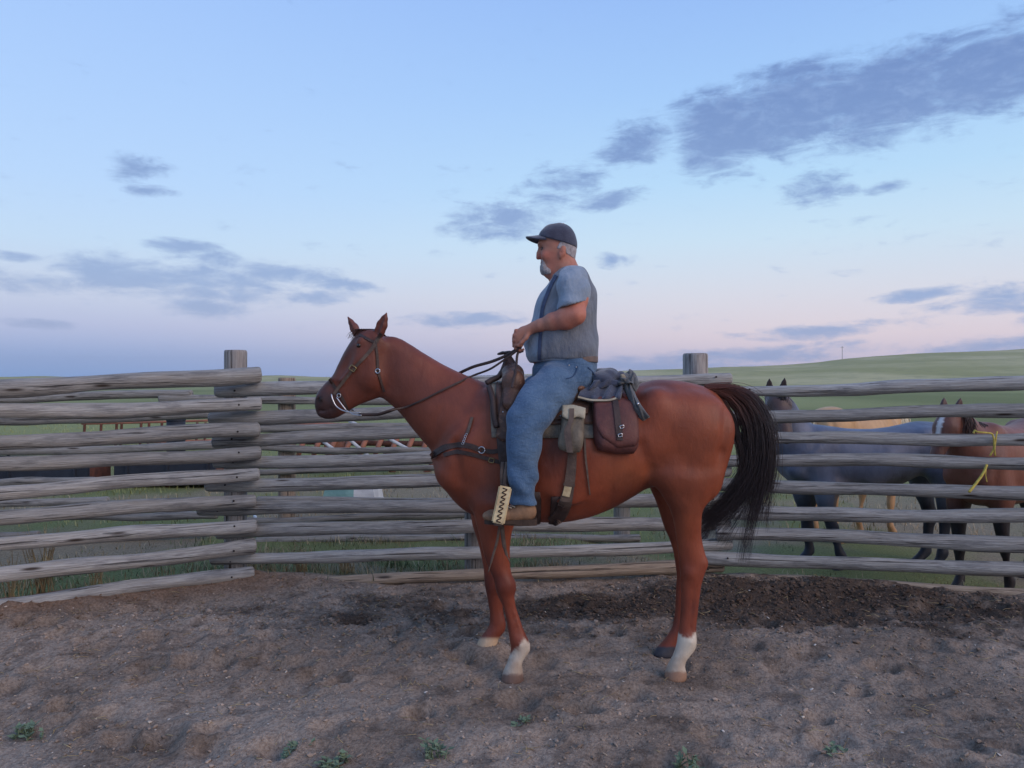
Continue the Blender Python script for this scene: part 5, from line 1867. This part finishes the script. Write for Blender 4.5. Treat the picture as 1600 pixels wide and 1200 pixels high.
patch('sleeve', [(968, 590), (976, 590), (982, 596)], [(992, 618), (1000, 622), (1006, 612)], M['jacket_in'], jacket, .045, .010, .026, nu=14, nv=18, fold=fo2, it=2)
patch('lining', [(969, 585), (974, 584), (977, 588)], [(971, 597), (975, 598), (978, 596)], M['pale_flap'], jacket, .10, .006, .008, nu=8, nv=8, it=1)
p = onh(999, 644, .108)
rv = MB()
rv.tube([p, p + np.array((0, -.004, 0))], [.007, .006], 9)
rv.build('button', M['steel'], jacket)

# ---- breast collar
bc = empty('breast_collar', base(730, 700))
tag(bc, 'dark leather breast collar strapped across the chestnut horse\'s chest', 'breast collar')
for mr_ in (False, True):
    strap('breast_strap', [(673.5, 714), (684, 707), (700, 698), (720, 695), (736, 697), (750, 703)], [9, 9, 9, 8, 8], HB, M['dark_leather'], bc, .006, .004, mirror=mr_)
    strap('side_strap', [(752, 703), (770, 706), (786, 702)], 7, HB, M['dark_leather'], bc, .005, .005, mirror=mr_)
    strap('lower_strap', [(695, 711), (715, 706), (735, 709), (756, 715), (774, 720), (788, 724)], 6, HB, M['dark_leather'], bc, .005, .005, mirror=mr_)
strap('up_strap', [(738, 652), (735, 664), (731, 678)], 4.5, HB, M['tan_strap'], bc, .004, .004)
p = onh(752, 703, .014)
ring_(p, .017, .003, M['steel'], bc, 'ring', .3)
p, nm = cast(768, 719, HB, .014)
buckle(p, .013, .011, .0028, M['brass'], bc, -.25)
for k in range(5):
    p = onh(730 - k * 1.3, 680 + k * 3.4, .010)
    ring_(p, .006, .0019, M['steel'], bc, 'snap_link', .2 if k % 2 else 1.5, 10)

# ---- bridle, bit and reins
br = empty('bridle', base(560, 600))
tag(br, 'dark leather bridle with silver curb bit and split reins on the chestnut horse', 'bridle')
for mr_ in (False, True):
    strap('cheek_strap', [(596, 521), (589, 532), (582, 544), (572, 556), (553, 576), (536, 597), (522, 616)], [6, 5.5, 5, 4.5, 4.5, 4.5], HB, M['tan_strap'] if not mr_ else M['dark_leather'], br, .004, .003, mirror=mr_)
    strap('noseband', [(515, 592), (521, 601), (528, 611), (538, 628), (543, 642)], 4.6, HB, M['dark_leather'], br, .004, .003, mirror=mr_)
    strap('throat_latch', [(587, 536), (589, 555), (590, 578), (594, 594), (601, 612)], 3.6, HB, M['dark_leather'], br, .004, .003, mirror=mr_)
    strap('brow_band', [(587, 536), (574, 530), (562, 524)], 4, HB, M['dark_leather'], br, .004, .003, mirror=mr_)
    q = mir if mr_ else (lambda p: np.array(p))
    tube_part('bit_shank', [q(P(518, 616, 4.18)), q(P(519.5, 623, 4.172)), q(P(525, 634, 4.17)), q(P(535, 641, 4.168)), q(P(545, 644, 4.168))], .0042, M['steel'], br)
    tube_part('bit_shank', [q(P(526, 621, 4.176)), q(P(534, 632, 4.168)), q(P(541, 641, 4.165))], .0036, M['steel'], br)
    ring_(q(P(529.5, 618, 4.182)), .010, .0024, M['steel'], br, 'bit_ring')
tube_part('curb_chain', [P(545, 644, 4.168), P(554, 648, 4.165), P(565, 649, 4.16)], .003, M['steel'], br)
tube_part('curb_chain', [P(541, 641, 4.166), P(552, 645.5, 4.165), P(563, 645, 4.16)], .0025, M['steel'], br)
p, nm = cast(552, 575, HB, .010)
buckle(p, .016, .013, .0032, M['brass'], br, -.6)
p, nm = cast(589, 580, HB, .010)
ring_(p, .012, .0035, M['steel'], br, 'ring', .2)
nrm_pts = [P(562, 648, 4.165), P(588, 647, 4.15), P(610, 641, 4.13)] + [onh(a, b_, .014) for a, b_ in ((632, 636), (660, 626), (690, 612), (716, 600), (738, 590.5))] + [P(765, 577, 4.16), P(788, 562, 4.13), P(806, 549, 4.115), P(813, 541, 4.105)]
tube_part('rein', nrm_pts, .0058, M['dark_leather'], br, 8, .35, 60, (0, 1, 0))
far_pts = [P(560, 648, 4.33), P(585, 648, 4.35), P(615, 640, 4.42), P(660, 615, 4.44), P(695, 596, 4.40), P(714, 585, 4.30), P(740, 573, 4.24), P(768, 565, 4.20), P(792, 555, 4.16), P(810, 544, 4.125)]
tube_part('rein', far_pts, .0085, M['dark_leather'], br, 8, .35, 60, (0, 1, 0))
tube_part('rein_tail', [P(812, 545, 4.13), P(808, 556, 4.12), P(806, 580, 4.06), P(800, 606, 3.98)], .007, M['dark_leather'], br, 8, .35, 24, (0, 1, 0))
# ================================================================ loose horses beyond the right panel
def bg_horse(label, neck, coat, ears, place, rot, scale, mane=None, tail_col=None, h=.02, lo=(-1.45, 3.55, -.08), hi=(1.34, 4.72, 2.2)):
    f_ = horse_field(h, neck, lo, hi)
    me = field_mesh('horse', f_, 2)
    co_ = coords(me)
    vcol(me, 'coat', coat(co_))
    c0 = np.array(((910 - 800) * YM / F, YM, 0))

    def xf(v):
        v = (np.asarray(v, float) - c0) * np.array(scale)
        cr_, sr_ = math.cos(rot), math.sin(rot)
        return np.stack([v[:, 0] * cr_ - v[:, 1] * sr_, v[:, 0] * sr_ + v[:, 1] * cr_, v[:, 2]], 1)
    me.vertices.foreach_set('co', xf(co_).ravel())
    me.update()
    o = obj('horse', me, M['coat'])
    o.location = place
    tag(o, label, 'horse', 'loose horses behind the right fence panel')
    for a, b_, w, col in ears:
        e_o = ear(a, b_, w, .03, (-.3, -.9, 0), None, .006, col)
        e_o.data.vertices.foreach_set('co', xf(coords(e_o.data)).ravel())
        e_o.data.update()
        e_o.parent = o
    for nm, paths_, col in ((mane or []) + ([('tail', bgtail(), tail_col)] if tail_col else [])):
        paths_ = [xf(p) for p in paths_]
        cc = np.array(lin(col)[:3])
        so_ = strands(nm, paths_, .006, M['hair'], None, cols=lambda p, i: np.tile(cc * (.7 + .6 * ((i * 37 % 11) / 11)), (len(p), 1)))
        so_.parent = o
    return o


def bgtail():
    out = []
    for i in range(110):
        a = P(1112 + rng.normal(0, 3), 612, YM + rng.normal(0, .02))
        out.append(curve([a, a + (.06, 0, -.02), a + (.12 + rng.normal(0, .02), rng.normal(0, .03), -.25), a + (.10 + rng.normal(0, .03), rng.normal(0, .05), -.65 + rng.normal(0, .08))], 9))
    return out


def manes(line, n, L, side, jit=.02):
    cr_ = curve(line, 60)
    out = []
    for i in range(n):
        c = cr_[rng.integers(0, 60)] + rng.normal(0, .008, 3)
        l = L * rng.uniform(.7, 1.2)
        out.append(curve([c, c + (rng.normal(0, .01), side * .06, .01), c + (rng.normal(0, jit), side * .10, -.4 * l), c + (rng.normal(0, jit * 1.5), side * .115, -l)], 8))
    return out


Lp = lambda px, py, dy=0.0: P(px, py, YM) + np.array((0, dy, 0))


def neck_roan(f_):
    f_.chain([(Lp(745, 690), .235, .18), (Lp(716, 650), .20, .155), (Lp(694, 606, -.02), .165, .115), (Lp(674, 560, -.06), .13, .095), (Lp(658, 520, -.12), .105, .085)], k=.05)
    f_.chain([(Lp(654, 512, -.12), .085, .075), (Lp(651, 538, -.22), .098, .10), (Lp(649, 575, -.31), .085, .075), (Lp(647, 610, -.38), .062, .054), (Lp(646, 634, -.42), .056, .056)], k=.03, Wd=(1, 0, 0))


def coat_of(body, legs, head_col, head_fn, mott=.5, belly=None, blaze=None, legz=(.75, .45)):
    def fn(co_):
        c = np.tile(np.array(lin(body)[:3]), (len(co_), 1))
        n = fbm(co_[:, 0] * 6 + co_[:, 1] * 4, co_[:, 2] * 6, 4, 77)
        c = c * (1 + mott * (n[:, None] - .5))
        if belly is not None:
            w = (sstep(co_[:, 2], 1.15, .85) * (co_[:, 0] > -.05) * (co_[:, 0] < .75))[:, None] * .7
            c = c * (1 - w) + np.array(lin(belly)[:3]) * w
        w = sstep(co_[:, 2], *legz)[:, None]
        c = c * (1 - w) + np.array(lin(legs)[:3]) * w
        w = head_fn(co_)[:, None]
        c = c * (1 - w) + np.array(lin(head_col)[:3]) * w
        if blaze is not None:
            w = blaze(co_)[:, None]
            c = c * (1 - w) + np.array(lin((214, 208, 206))[:3]) * w
        return c
    return fn


dk = (58, 48, 48)
roan = bg_horse('blue roan horse with dark head and legs standing broadside behind the right fence panel', neck_roan,
                coat_of((98, 106, 126), (40, 44, 56), (84, 66, 62), lambda c: np.clip(sstep(c[:, 2], 1.74, 1.92) + sstep(c[:, 1], 4.06, 3.98) * (c[:, 0] < -.42), 0, 1), .7, (128, 112, 98), legz=(.82, .62)),
                [(Lp(637, 506, -.14), Lp(634, 462, -.17), .03, dk), (Lp(668, 506, -.14), Lp(671, 460, -.17), .03, dk)],
                (3.52, 7.5, -.26), R(5), (1.14, 1.0, .905),
                [('mane', manes([Lp(664, 500, -.06), Lp(684, 540, .0), Lp(706, 585, .02), Lp(740, 618, .02)], 260, .22, -1), (44, 40, 46)),
                 ('forelock', manes([Lp(645, 500, -.2), Lp(662, 500, -.2)], 40, .16, -1), (44, 40, 46))], (44, 40, 46))


def neck_pal(f_):
    f_.chain([(Lp(745, 690), .235, .18), (Lp(712, 668), .19, .14), (Lp(676, 655), .15, .105), (Lp(640, 654), .125, .085), (Lp(612, 662), .105, .075)], k=.05)
    f_.chain([(Lp(606, 664), .09, .08), (Lp(588, 690), .09, .085), (Lp(572, 720), .065, .06), (Lp(560, 748), .05, .05)], k=.03)


cr_c = (196, 186, 166)
bg_horse('pale tan horse with cream mane standing behind the blue roan', neck_pal,
         coat_of((196, 156, 112), (176, 140, 104), (190, 150, 108), lambda c: 0 * c[:, 0], .25),
         [(Lp(612, 640, -.05), Lp(622, 618, -.06), .025, (190, 150, 108)), (Lp(612, 640, .05), Lp(622, 618, .06), .025, (190, 150, 108))],
         (3.95, 8.9, -.26), R(180 + 32), (.92, .92, .97),
         [('mane', manes([Lp(610, 636), Lp(650, 626), Lp(690, 622), Lp(740, 612)], 420, .22, 1) + manes([Lp(610, 636), Lp(650, 626), Lp(690, 622), Lp(740, 612)], 200, .14, -1), (226, 214, 186))], (220, 208, 180))


def neck_sor(f_):
    f_.chain([(Lp(745, 690), .235, .18), (Lp(712, 655), .19, .145), (Lp(680, 622), .15, .105), (Lp(655, 600), .125, .088), (Lp(640, 592), .105, .08)], k=.05)
    f_.chain([(Lp(636, 592), .088, .08), (Lp(620, 614), .092, .098), (Lp(602, 646), .07, .065), (Lp(586, 674), .052, .05), (Lp(580, 686), .046, .05)], k=.03)


brn = (132, 86, 72)
bg_horse('brown horse with a white blaze at the right edge, before the roan\'s rump', neck_sor,
         coat_of(brn, (44, 40, 46), (112, 76, 66), lambda c: sstep(c[:, 0], -.55, -.7), .3, legz=(.95, .7),
                 blaze=lambda c: ((np.abs(c[:, 1] - YM) < .026) * sstep((c[:, 0] - Lp(628, 600)[0]) * -.86 + (c[:, 2] - Lp(628, 600)[2]) * .5, .062, .078) * (c[:, 0] < Lp(638, 0)[0]) * (c[:, 0] > Lp(575, 0)[0])).astype(float)),
         [(Lp(640, 572, -.06), Lp(646, 542, -.07), .03, (92, 66, 60)), (Lp(640, 572, .06), Lp(646, 542, .07), .03, (92, 66, 60))],
         (4.36, 6.68, -.26), R(30), (.98, .96, .96),
         [('mane', manes([Lp(646, 566), Lp(680, 588), Lp(715, 606), Lp(745, 610)], 200, .2, -1), (70, 52, 50))], (70, 50, 46))

# ---- yellow twine knotted on the right panel
M['twine'] = pm('yellow_twine', (206, 186, 92), (176, 156, 76), 40, .8)
tw = empty('twine', tuple(P(1552, 700, 5.6)))
tag(tw, 'yellow twine knotted round a rail of the right fence panel', 'twine')
tube_part('twine_strand', [P(1523, 673, 5.60), P(1528, 675, 5.585), P(1540, 676, 5.58), P(1550, 678, 5.58), P(1553, 686, 5.575), P(1553, 700, 5.585), P(1547, 712, 5.60)], .007, M['twine'], tw, 6)
tube_part('twine_strand', [P(1558, 674, 5.585), P(1556, 686, 5.575), P(1554, 700, 5.58), P(1555, 712, 5.61)], .006, M['twine'], tw, 6)
tube_part('twine_strand', [P(1542, 726, 5.58), P(1537, 738, 5.57), P(1526, 754, 5.565), P(1514, 769, 5.56)], .0095, M['twine'], tw, 6)
tube_part('twine_strand', [P(1541, 730, 5.575), P(1540, 742, 5.57), P(1542, 753, 5.57)], .004, M['twine'], tw, 6)
tube_part('twine_strand', [P(1524, 672, 5.60), P(1521, 677, 5.60)], .008, M['twine'], tw, 6)

# ================================================================ farm clutter behind the left panels
zat = lambda px, Y: float(ground_z(np.array([(px - 800) * Y / F]), np.array([Y]), False)[0])
M['dark_steel'] = pm('dark_painted_steel', (44, 50, 62), (36, 40, 50), 5, .7, .2)
M['rust'] = pm('rusty_steel', (110, 70, 58), (84, 56, 48), 9, .9, .3)
M['orange'] = pm('faded_orange_paint', (158, 104, 84), (132, 94, 80), 7, .8, .2)
M['white_pipe'] = pm('white_pipe', (196, 196, 196), (170, 170, 172), 7, .6)


def bx(parent, name, x0, y0, x1, y1, Y, dep, mat):
    a, b_ = P(x0, y0, Y), P(x1, y1, Y)
    mb_ = MB()
    mb_.box(((a[0] + b_[0]) / 2, Y + dep / 2, (a[2] + b_[2]) / 2), (abs(b_[0] - a[0]), dep, abs(a[2] - b_[2])))
    o = mb_.build(name, mat, parent, smooth=False)
    bmm = bmesh.new()
    bmm.from_mesh(o.data)
    bmesh.ops.bevel(bmm, geom=list(bmm.edges), offset=min(.02, dep * .2, abs(b_[0] - a[0]) * .2, abs(a[2] - b_[2]) * .2), segments=2, affect='EDGES')
    bmm.to_mesh(o.data)
    bmm.free()
    return o


def bunk(x0, x1, Y, label):
    r = empty('feed_bunk', (P((x0 + x1) / 2, 0, Y)[0], Y, zat(x0, Y)))
    tag(r, label, 'feed bunk', 'dark feed bunks behind the left panel')
    bx(r, 'front_side', x0, 712, x1, 758, Y, .05, M['dark_steel'])
    bx(r, 'back_side', x0, 712, x1, 758, Y + .7, .05, M['dark_steel'])
    bx(r, 'end_plate', x0 - .3, 714, x0 + 4, 760, Y + .05, .65, M['dark_steel'])
    bx(r, 'end_plate', x1 - 4, 714, x1 + .3, 760, Y + .05, .65, M['rust'])
    bx(r, 'floor', x0 + 4, 752, x1 - 4, 756, Y + .05, .65, M['dark_steel'])
    for i in range(3):
        xx = x0 + (x1 - x0) * (.1 + .4 * i)
        bx(r, 'leg', xx, 758, xx + 6, 792, Y + .1, .5, M['rust'])
        bx(r, 'brace', xx + 1, 710, xx + 5, 758, Y - .03, .03, M['dark_steel'])


bunk(-120, 138, 11.5, 'long dark steel feed bunk behind the left panel, ending at the frame edge')
bunk(178, 336, 11.5, 'shorter dark steel feed bunk behind the left panel, nearest the post')

rk = empty('hay_rake', (P(560, 0, 13)[0], 13, zat(560, 13)))
tag(rk, 'faded orange hay rake standing behind the fence below the ridden horse\'s head', 'hay rake')
tube_part('beam', [P(462, 664, 13), P(520, 666, 13), P(600, 668, 13), P(690, 672, 13)], .06, M['orange'], rk, 8)
tube_part('beam', [P(470, 690, 13.4), P(560, 692, 13.4), P(690, 694, 13.4)], .05, M['rust'], rk, 8)
for i in range(9):
    x = 474 + i * 24
    tube_part('tine', [P(x + 8, 668, 13), P(x + 3, 684, 12.9), P(x - 4, 700, 12.8), P(x - 8, 712, 12.9)], .045, M['orange'], rk, 6)
bx(rk, 'gear_box', 506, 690, 540, 712, 12.9, .35, M['orange'])
for x in (490, 640):
    ring_(P(x, 712, 13.5), .42, .05, M['rust'], rk, 'wheel', 0, 28)
wp = [((520, 664), (580, 716)), ((546, 658), (586, 676)), ((590, 676), (664, 716)), ((505, 690), (552, 724))]
pl = empty('pipe_stack', (P(570, 0, 11.8)[0], 11.8, zat(570, 11.8)))
tag(pl, 'white irrigation pipes leaning slantwise against the orange hay rake', 'pipes')
for (a, b_) in wp:
    tube_part('pipe', [P(*a, 11.9), P((a[0] + b_[0]) / 2, (a[1] + b_[1]) / 2, 11.8), P(*b_, 11.7)], .026, M['white_pipe'], pl, 8)

mp_ = empty('metal_panel', (P(210, 0, 17)[0], 17, zat(210, 17)))
tag(mp_, 'low rusty orange livestock panel seen above the feed bunks', 'metal panel')
for y in (659, 674, 690):
    tube_part('bar', [P(128, y + 3, 17), P(220, y + 1, 17), P(330, y - 2, 17)], .03, M['orange'], mp_, 6)
for i in range(10):
    x = 134 + i * 21 + rng.uniform(-7, 7)
    tube_part('upright', [P(x, 660, 17), P(x - 2, 700, 17)], .028, M['rust'], mp_, 6)
br_ = empty('barrel', (P(275, 0, 14)[0], 14, zat(275, 14)))
tag(br_, 'black barrel standing behind the rusty orange panel', 'barrel')
for nm, za, zb, rr in (('barrel_body', 656, 716, .16), ('rim', 655, 657.5, .168), ('hoop', 684, 687, .168)):
    mb = MB()
    mb.tube([P(275, za, 14), P(275, (za + zb) / 2, 14), P(275, zb, 14)], rr, 16, up=(0, 1, 0))
    mb.build(nm, M['dark_steel'], br_)

# upturned tub, half teal and half white
tb = empty('tub', (P(545, 0, 9.5)[0], 9.5, zat(545, 9.5)))
tag(tb, 'upturned white and teal plastic tub on the ground behind the fence', 'tub')
M['teal'] = pm('faded_teal_plastic', (130, 168, 164), (108, 146, 144), 5, .5)
M['white_pl'] = pm('white_plastic', (206, 206, 206), (184, 184, 186), 5, .5)
for nm, x0, x1, mt_ in (('tub_half', 503, 552, M['teal']), ('tub_half', 552, 586, M['white_pl'])):
    V, Fc = [], []
    for i, (y, k) in enumerate(((793, 1.04), (790, 1.04), (788, 1.0), (772, .95), (764, .9), (761.5, .84), (761, .7))):
        for (sx_, sy_) in ((0, 0), (1, 0), (1, 1), (0, 1)):
            cx = 544
            xx = x0 if sx_ == 0 else x1
            if (sx_ == 0 and x0 == 503) or (sx_ == 1 and x1 == 586):
                xx = cx + (xx - cx) * k
            V.append(P(xx, y, 9.3) + np.array((0, sy_ * .6 + (1 - k) * (.3 if sy_ == 0 else -.3), 0)))
    for i in range(6):
        for k in range(4):
            k2 = (k + 1) % 4
            Fc.append((i * 4 + k, i * 4 + k2, (i + 1) * 4 + k2, (i + 1) * 4 + k))
    Fc += [(3, 2, 1, 0), (24, 25, 26, 27)]
    obj(nm, mesh(nm, V, Fc), mt_, tb, smooth=False)
hs = empty('hose', tuple(P(402, 818, 8.6)))
tag(hs, 'short loop of white hose lying behind the fence corner post', 'hose')
tube_part('hose_loop', [P(398, 806, 8.7), P(402, 814, 8.6), P(412, 820, 8.5), P(426, 823, 8.5), P(440, 822, 8.6)], .018, M['white_pl'], hs, 8)
for i, (x0, x1, y, lab) in enumerate(((282, 308, 797, 'white board lying beyond the left panel'), (556, 592, 838, 'pale weathered board on the ground left of the horse\'s chest'), (610, 632, 835, 'short pale board on the ground just before the horse\'s chest'))):
    Yb = (CZ + .05) * F / (y - HY)
    o = empty('board', tuple(P((x0 + x1) / 2, y, Yb)))
    tag(o, lab, 'board')
    a, b_ = P(x0, y, Yb), P(x1, y - 2, Yb + .1)
    mb = MB()
    mb.box((a + b_) / 2 + np.array((0, 0, .02)), (np.linalg.norm(b_ - a), .09, .03))
    mb.build('plank', M['white_pl'], o, smooth=False)

# distant pole on the ridge
up_ = empty('utility_pole', tuple(P(1316, 562, 560)))
tag(up_, 'thin utility pole standing on the far hill crest', 'utility pole')
tube_part('pole', [P(1316, 572, 560), P(1316, 556, 560), P(1316, 541, 560)], .2, M['rail_far'], up_, 6)
tube_part('crossarm', [P(1313.5, 543, 560), P(1316, 543, 560), P(1318.5, 543, 560)], .12, M['rail_far'], up_, 6)

# ================================================================ grass and weeds
def blades(name, spots, mat, label, cat):
    V, Fc, C = [], [], []
    k = 0
    for (x, y, z, h_, lean, w, col) in spots:
        a = rng.uniform(0, 6.28)
        dx, dy = math.cos(a), math.sin(a)
        ln_ = lean * h_
        px_, py_ = -dy * w, dx * w
        b0 = np.array((x, y, z - .01))
        m1 = b0 + np.array((dx * ln_ * .3, dy * ln_ * .3, h_ * .55))
        tp = b0 + np.array((dx * ln_, dy * ln_, h_))
        V += [b0 + (px_, py_, 0), b0 - (px_, py_, 0), m1 - (px_ * .7, py_ * .7, 0), m1 + (px_ * .7, py_ * .7, 0), tp]
        Fc += [(k, k + 1, k + 2, k + 3), (k + 3, k + 2, k + 4)]
        C += [col] * 5
        k += 5
    me = mesh(name, np.array(V), Fc)
    vcol(me, 'tint', np.array(C))
    o = obj(name, me, mat)
    return tag(o, label, cat, kind='stuff')


M['blade'] = attr_mat('grass_blade', 'tint', rough=.8, bump=0, var=.3, vscale=25, spec=.15)
GR = [np.array(lin(c)[:3]) for c in ((92, 104, 74), (108, 118, 82), (82, 96, 74), (126, 130, 92))]
DRY = [np.array(lin(c)[:3]) for c in ((172, 156, 126), (154, 138, 110), (184, 170, 140), (138, 122, 100))]
sp_ = []
tx = rng.uniform(-5.5, 5.5, 520)
ty = fy(tx) + np.abs(rng.normal(0, 1.2, 520)) + .1
tz = ground_z(tx, ty, False)
td = fbm(tx * .9, ty * .9, 3, 91) > .47
for x, y, zs_, dry in zip(tx, ty, tz, td):
    if 1.4 < x < 5.5 and rng.uniform() < .7:
        continue
    big = rng.uniform(.35, 1)
    lowf = .5 if x > .5 else 1
    for _k in range(int(rng.uniform(16, 42))):
        h_ = rng.uniform(.03, .15) * big * lowf
        sp_.append((x + rng.normal(0, .10), y + rng.normal(0, .10), zs_, h_, rng.uniform(.2, 1.1), rng.uniform(.002, .005), (DRY if (dry if rng.uniform() < .8 else not dry) else GR)[rng.integers(0, 4)]))
blades('rough_grass', sp_, M['blade'], 'rough green and dry grass growing behind the rails', 'grass')
sp_ = []
ty = rng.uniform(8.5, 30, 5200)
tx = rng.uniform(-.72, .75, 5200) * ty
tz = ground_z(tx, ty, False)
td = fbm(tx * .35, ty * .35, 3, 93) > .5
tcol = soil_colour(tx, ty)
for x, y, zs_, dry, sc_ in zip(tx, ty, tz, td, tcol):
    sc_ = sc_ * rng.uniform(.9, 1.3)
    for _k in range(4):
        sp_.append((x + rng.normal(0, .1), y + rng.normal(0, .1), zs_, rng.uniform(.04, .12), rng.uniform(.2, 1.0), rng.uniform(.004, .009), sc_))
blades('pasture_grass', sp_, M['blade'], 'short green pasture grass beyond the corral', 'grass')


def stalks(px, py, Y, n_, h_, label, green=False):
    """a clump of dead or leafy stems"""
    c = P(px, py, Y)
    z = zat(px, Y)
    r = empty('weed_clump' if not green else 'green_weed', (c[0], c[1], z))
    tag(r, label, 'weed')
    mb_ = MB()
    lv = MB()
    for i in range(n_):
        a, l = rng.uniform(0, 6.28), h_ * rng.uniform(.5, 1)
        b0 = np.array((c[0] + rng.normal(0, .03), c[1] + rng.normal(0, .03), z - .01))
        t1 = b0 + np.array((math.cos(a) * l * .25, math.sin(a) * l * .25, l))
        mid = (b0 + t1) / 2 + np.array((0, 0, l * .08))
        mb_.tube(curve([b0, mid, t1], 6), [.004, .0036, .003, .0026, .002, .0012], 4)
        nl_ = 5 if not green else 7
        for k in range(nl_):
            q = b0 + (t1 - b0) * rng.uniform(.25, 1)
            a2 = rng.uniform(0, 6.28)
            s_ = (rng.uniform(.02, .05) if not green else rng.uniform(.018, .042))
            d = np.array((math.cos(a2), math.sin(a2), rng.uniform(-.1, .7))) * s_
            w = np.array((-math.sin(a2), math.cos(a2), 0)) * s_ * (.12 if not green else .3)
            lv.add([q, q + d * .5 + w, q + d, q + d * .5 - w + np.array((0, 0, .003))], [(0, 1, 2), (0, 2, 3)])
    mb_.build('stem', M['straw'] if not green else M['weed'], r)
    tag(lv.build('leaf', M['straw'] if not green else M['weed'], r, smooth=False), kind='stuff')
    for ch in r.children:
        ch['kind'] = 'stuff'


M['weed'] = pm('green_weed', (116, 132, 104), (98, 114, 92), 20, .8)
stalks(66, 920, 5.35, 26, .55, 'tall blond dead weed stalks behind the left fence panel')
stalks(20, 920, 5.3, 14, .4, 'shorter dry weed stalks behind the left panel at the frame edge')
stalks(150, 905, 5.55, 12, .28, 'sparse dry weed stalks behind the lower middle of the left panel')
stalks(470, 905, 6.15, 22, .26, 'dry weed stalks behind the bottom rail left of the horse')
stalks(540, 900, 6.2, 16, .22, 'thin straw-coloured weed stalks behind the bottom rail below the horse\'s chin')
for px, py, n_, h_, lab in ((42, 1140, 12, .07, 'low green weed patch on the dirt at the lower left'), (452, 1172, 6, .05, 'small green weed on the dirt left of the foreground middle'), (522, 1190, 9, .05, 'green weed at the bottom edge, between two other small weeds'),
                            (679, 1182, 9, .09, 'tallest green weed sprouting from the dirt at the bottom edge'), (816, 1136, 4, .04, 'tiny green weed on the dirt below the horse\'s front hooves'), (1076, 1192, 9, .07, 'green weed at the bottom edge below the hind hooves'), (1300, 1168, 6, .04, 'faint green weed on the dirt at the lower right')):
    Yw = CZ * F / (py - HY)
    stalks(px, py, Yw, n_, h_, lab, True)

# ================================================================ evening haze
mz, t, b = material('haze')
mz.node_tree.nodes.remove(b)
pv = t.n('ShaderNodeVolumePrincipled')
pv.inputs['Color'].default_value = (0.86, 0.90, 0.97, 1)
pv.inputs['Density'].default_value = 0.00022
pv.inputs['Anisotropy'].default_value = 0.2
t.link(pv.outputs[0], mz.node_tree.nodes['Material Output'].inputs['Volume'])
mb = MB()
mb.box((0, 500, 17.0), (5200, 3600, 96.0))
tag(mb.build('haze', mz, None, smooth=False), 'faint evening haze over the prairie', 'haze', kind='stuff')
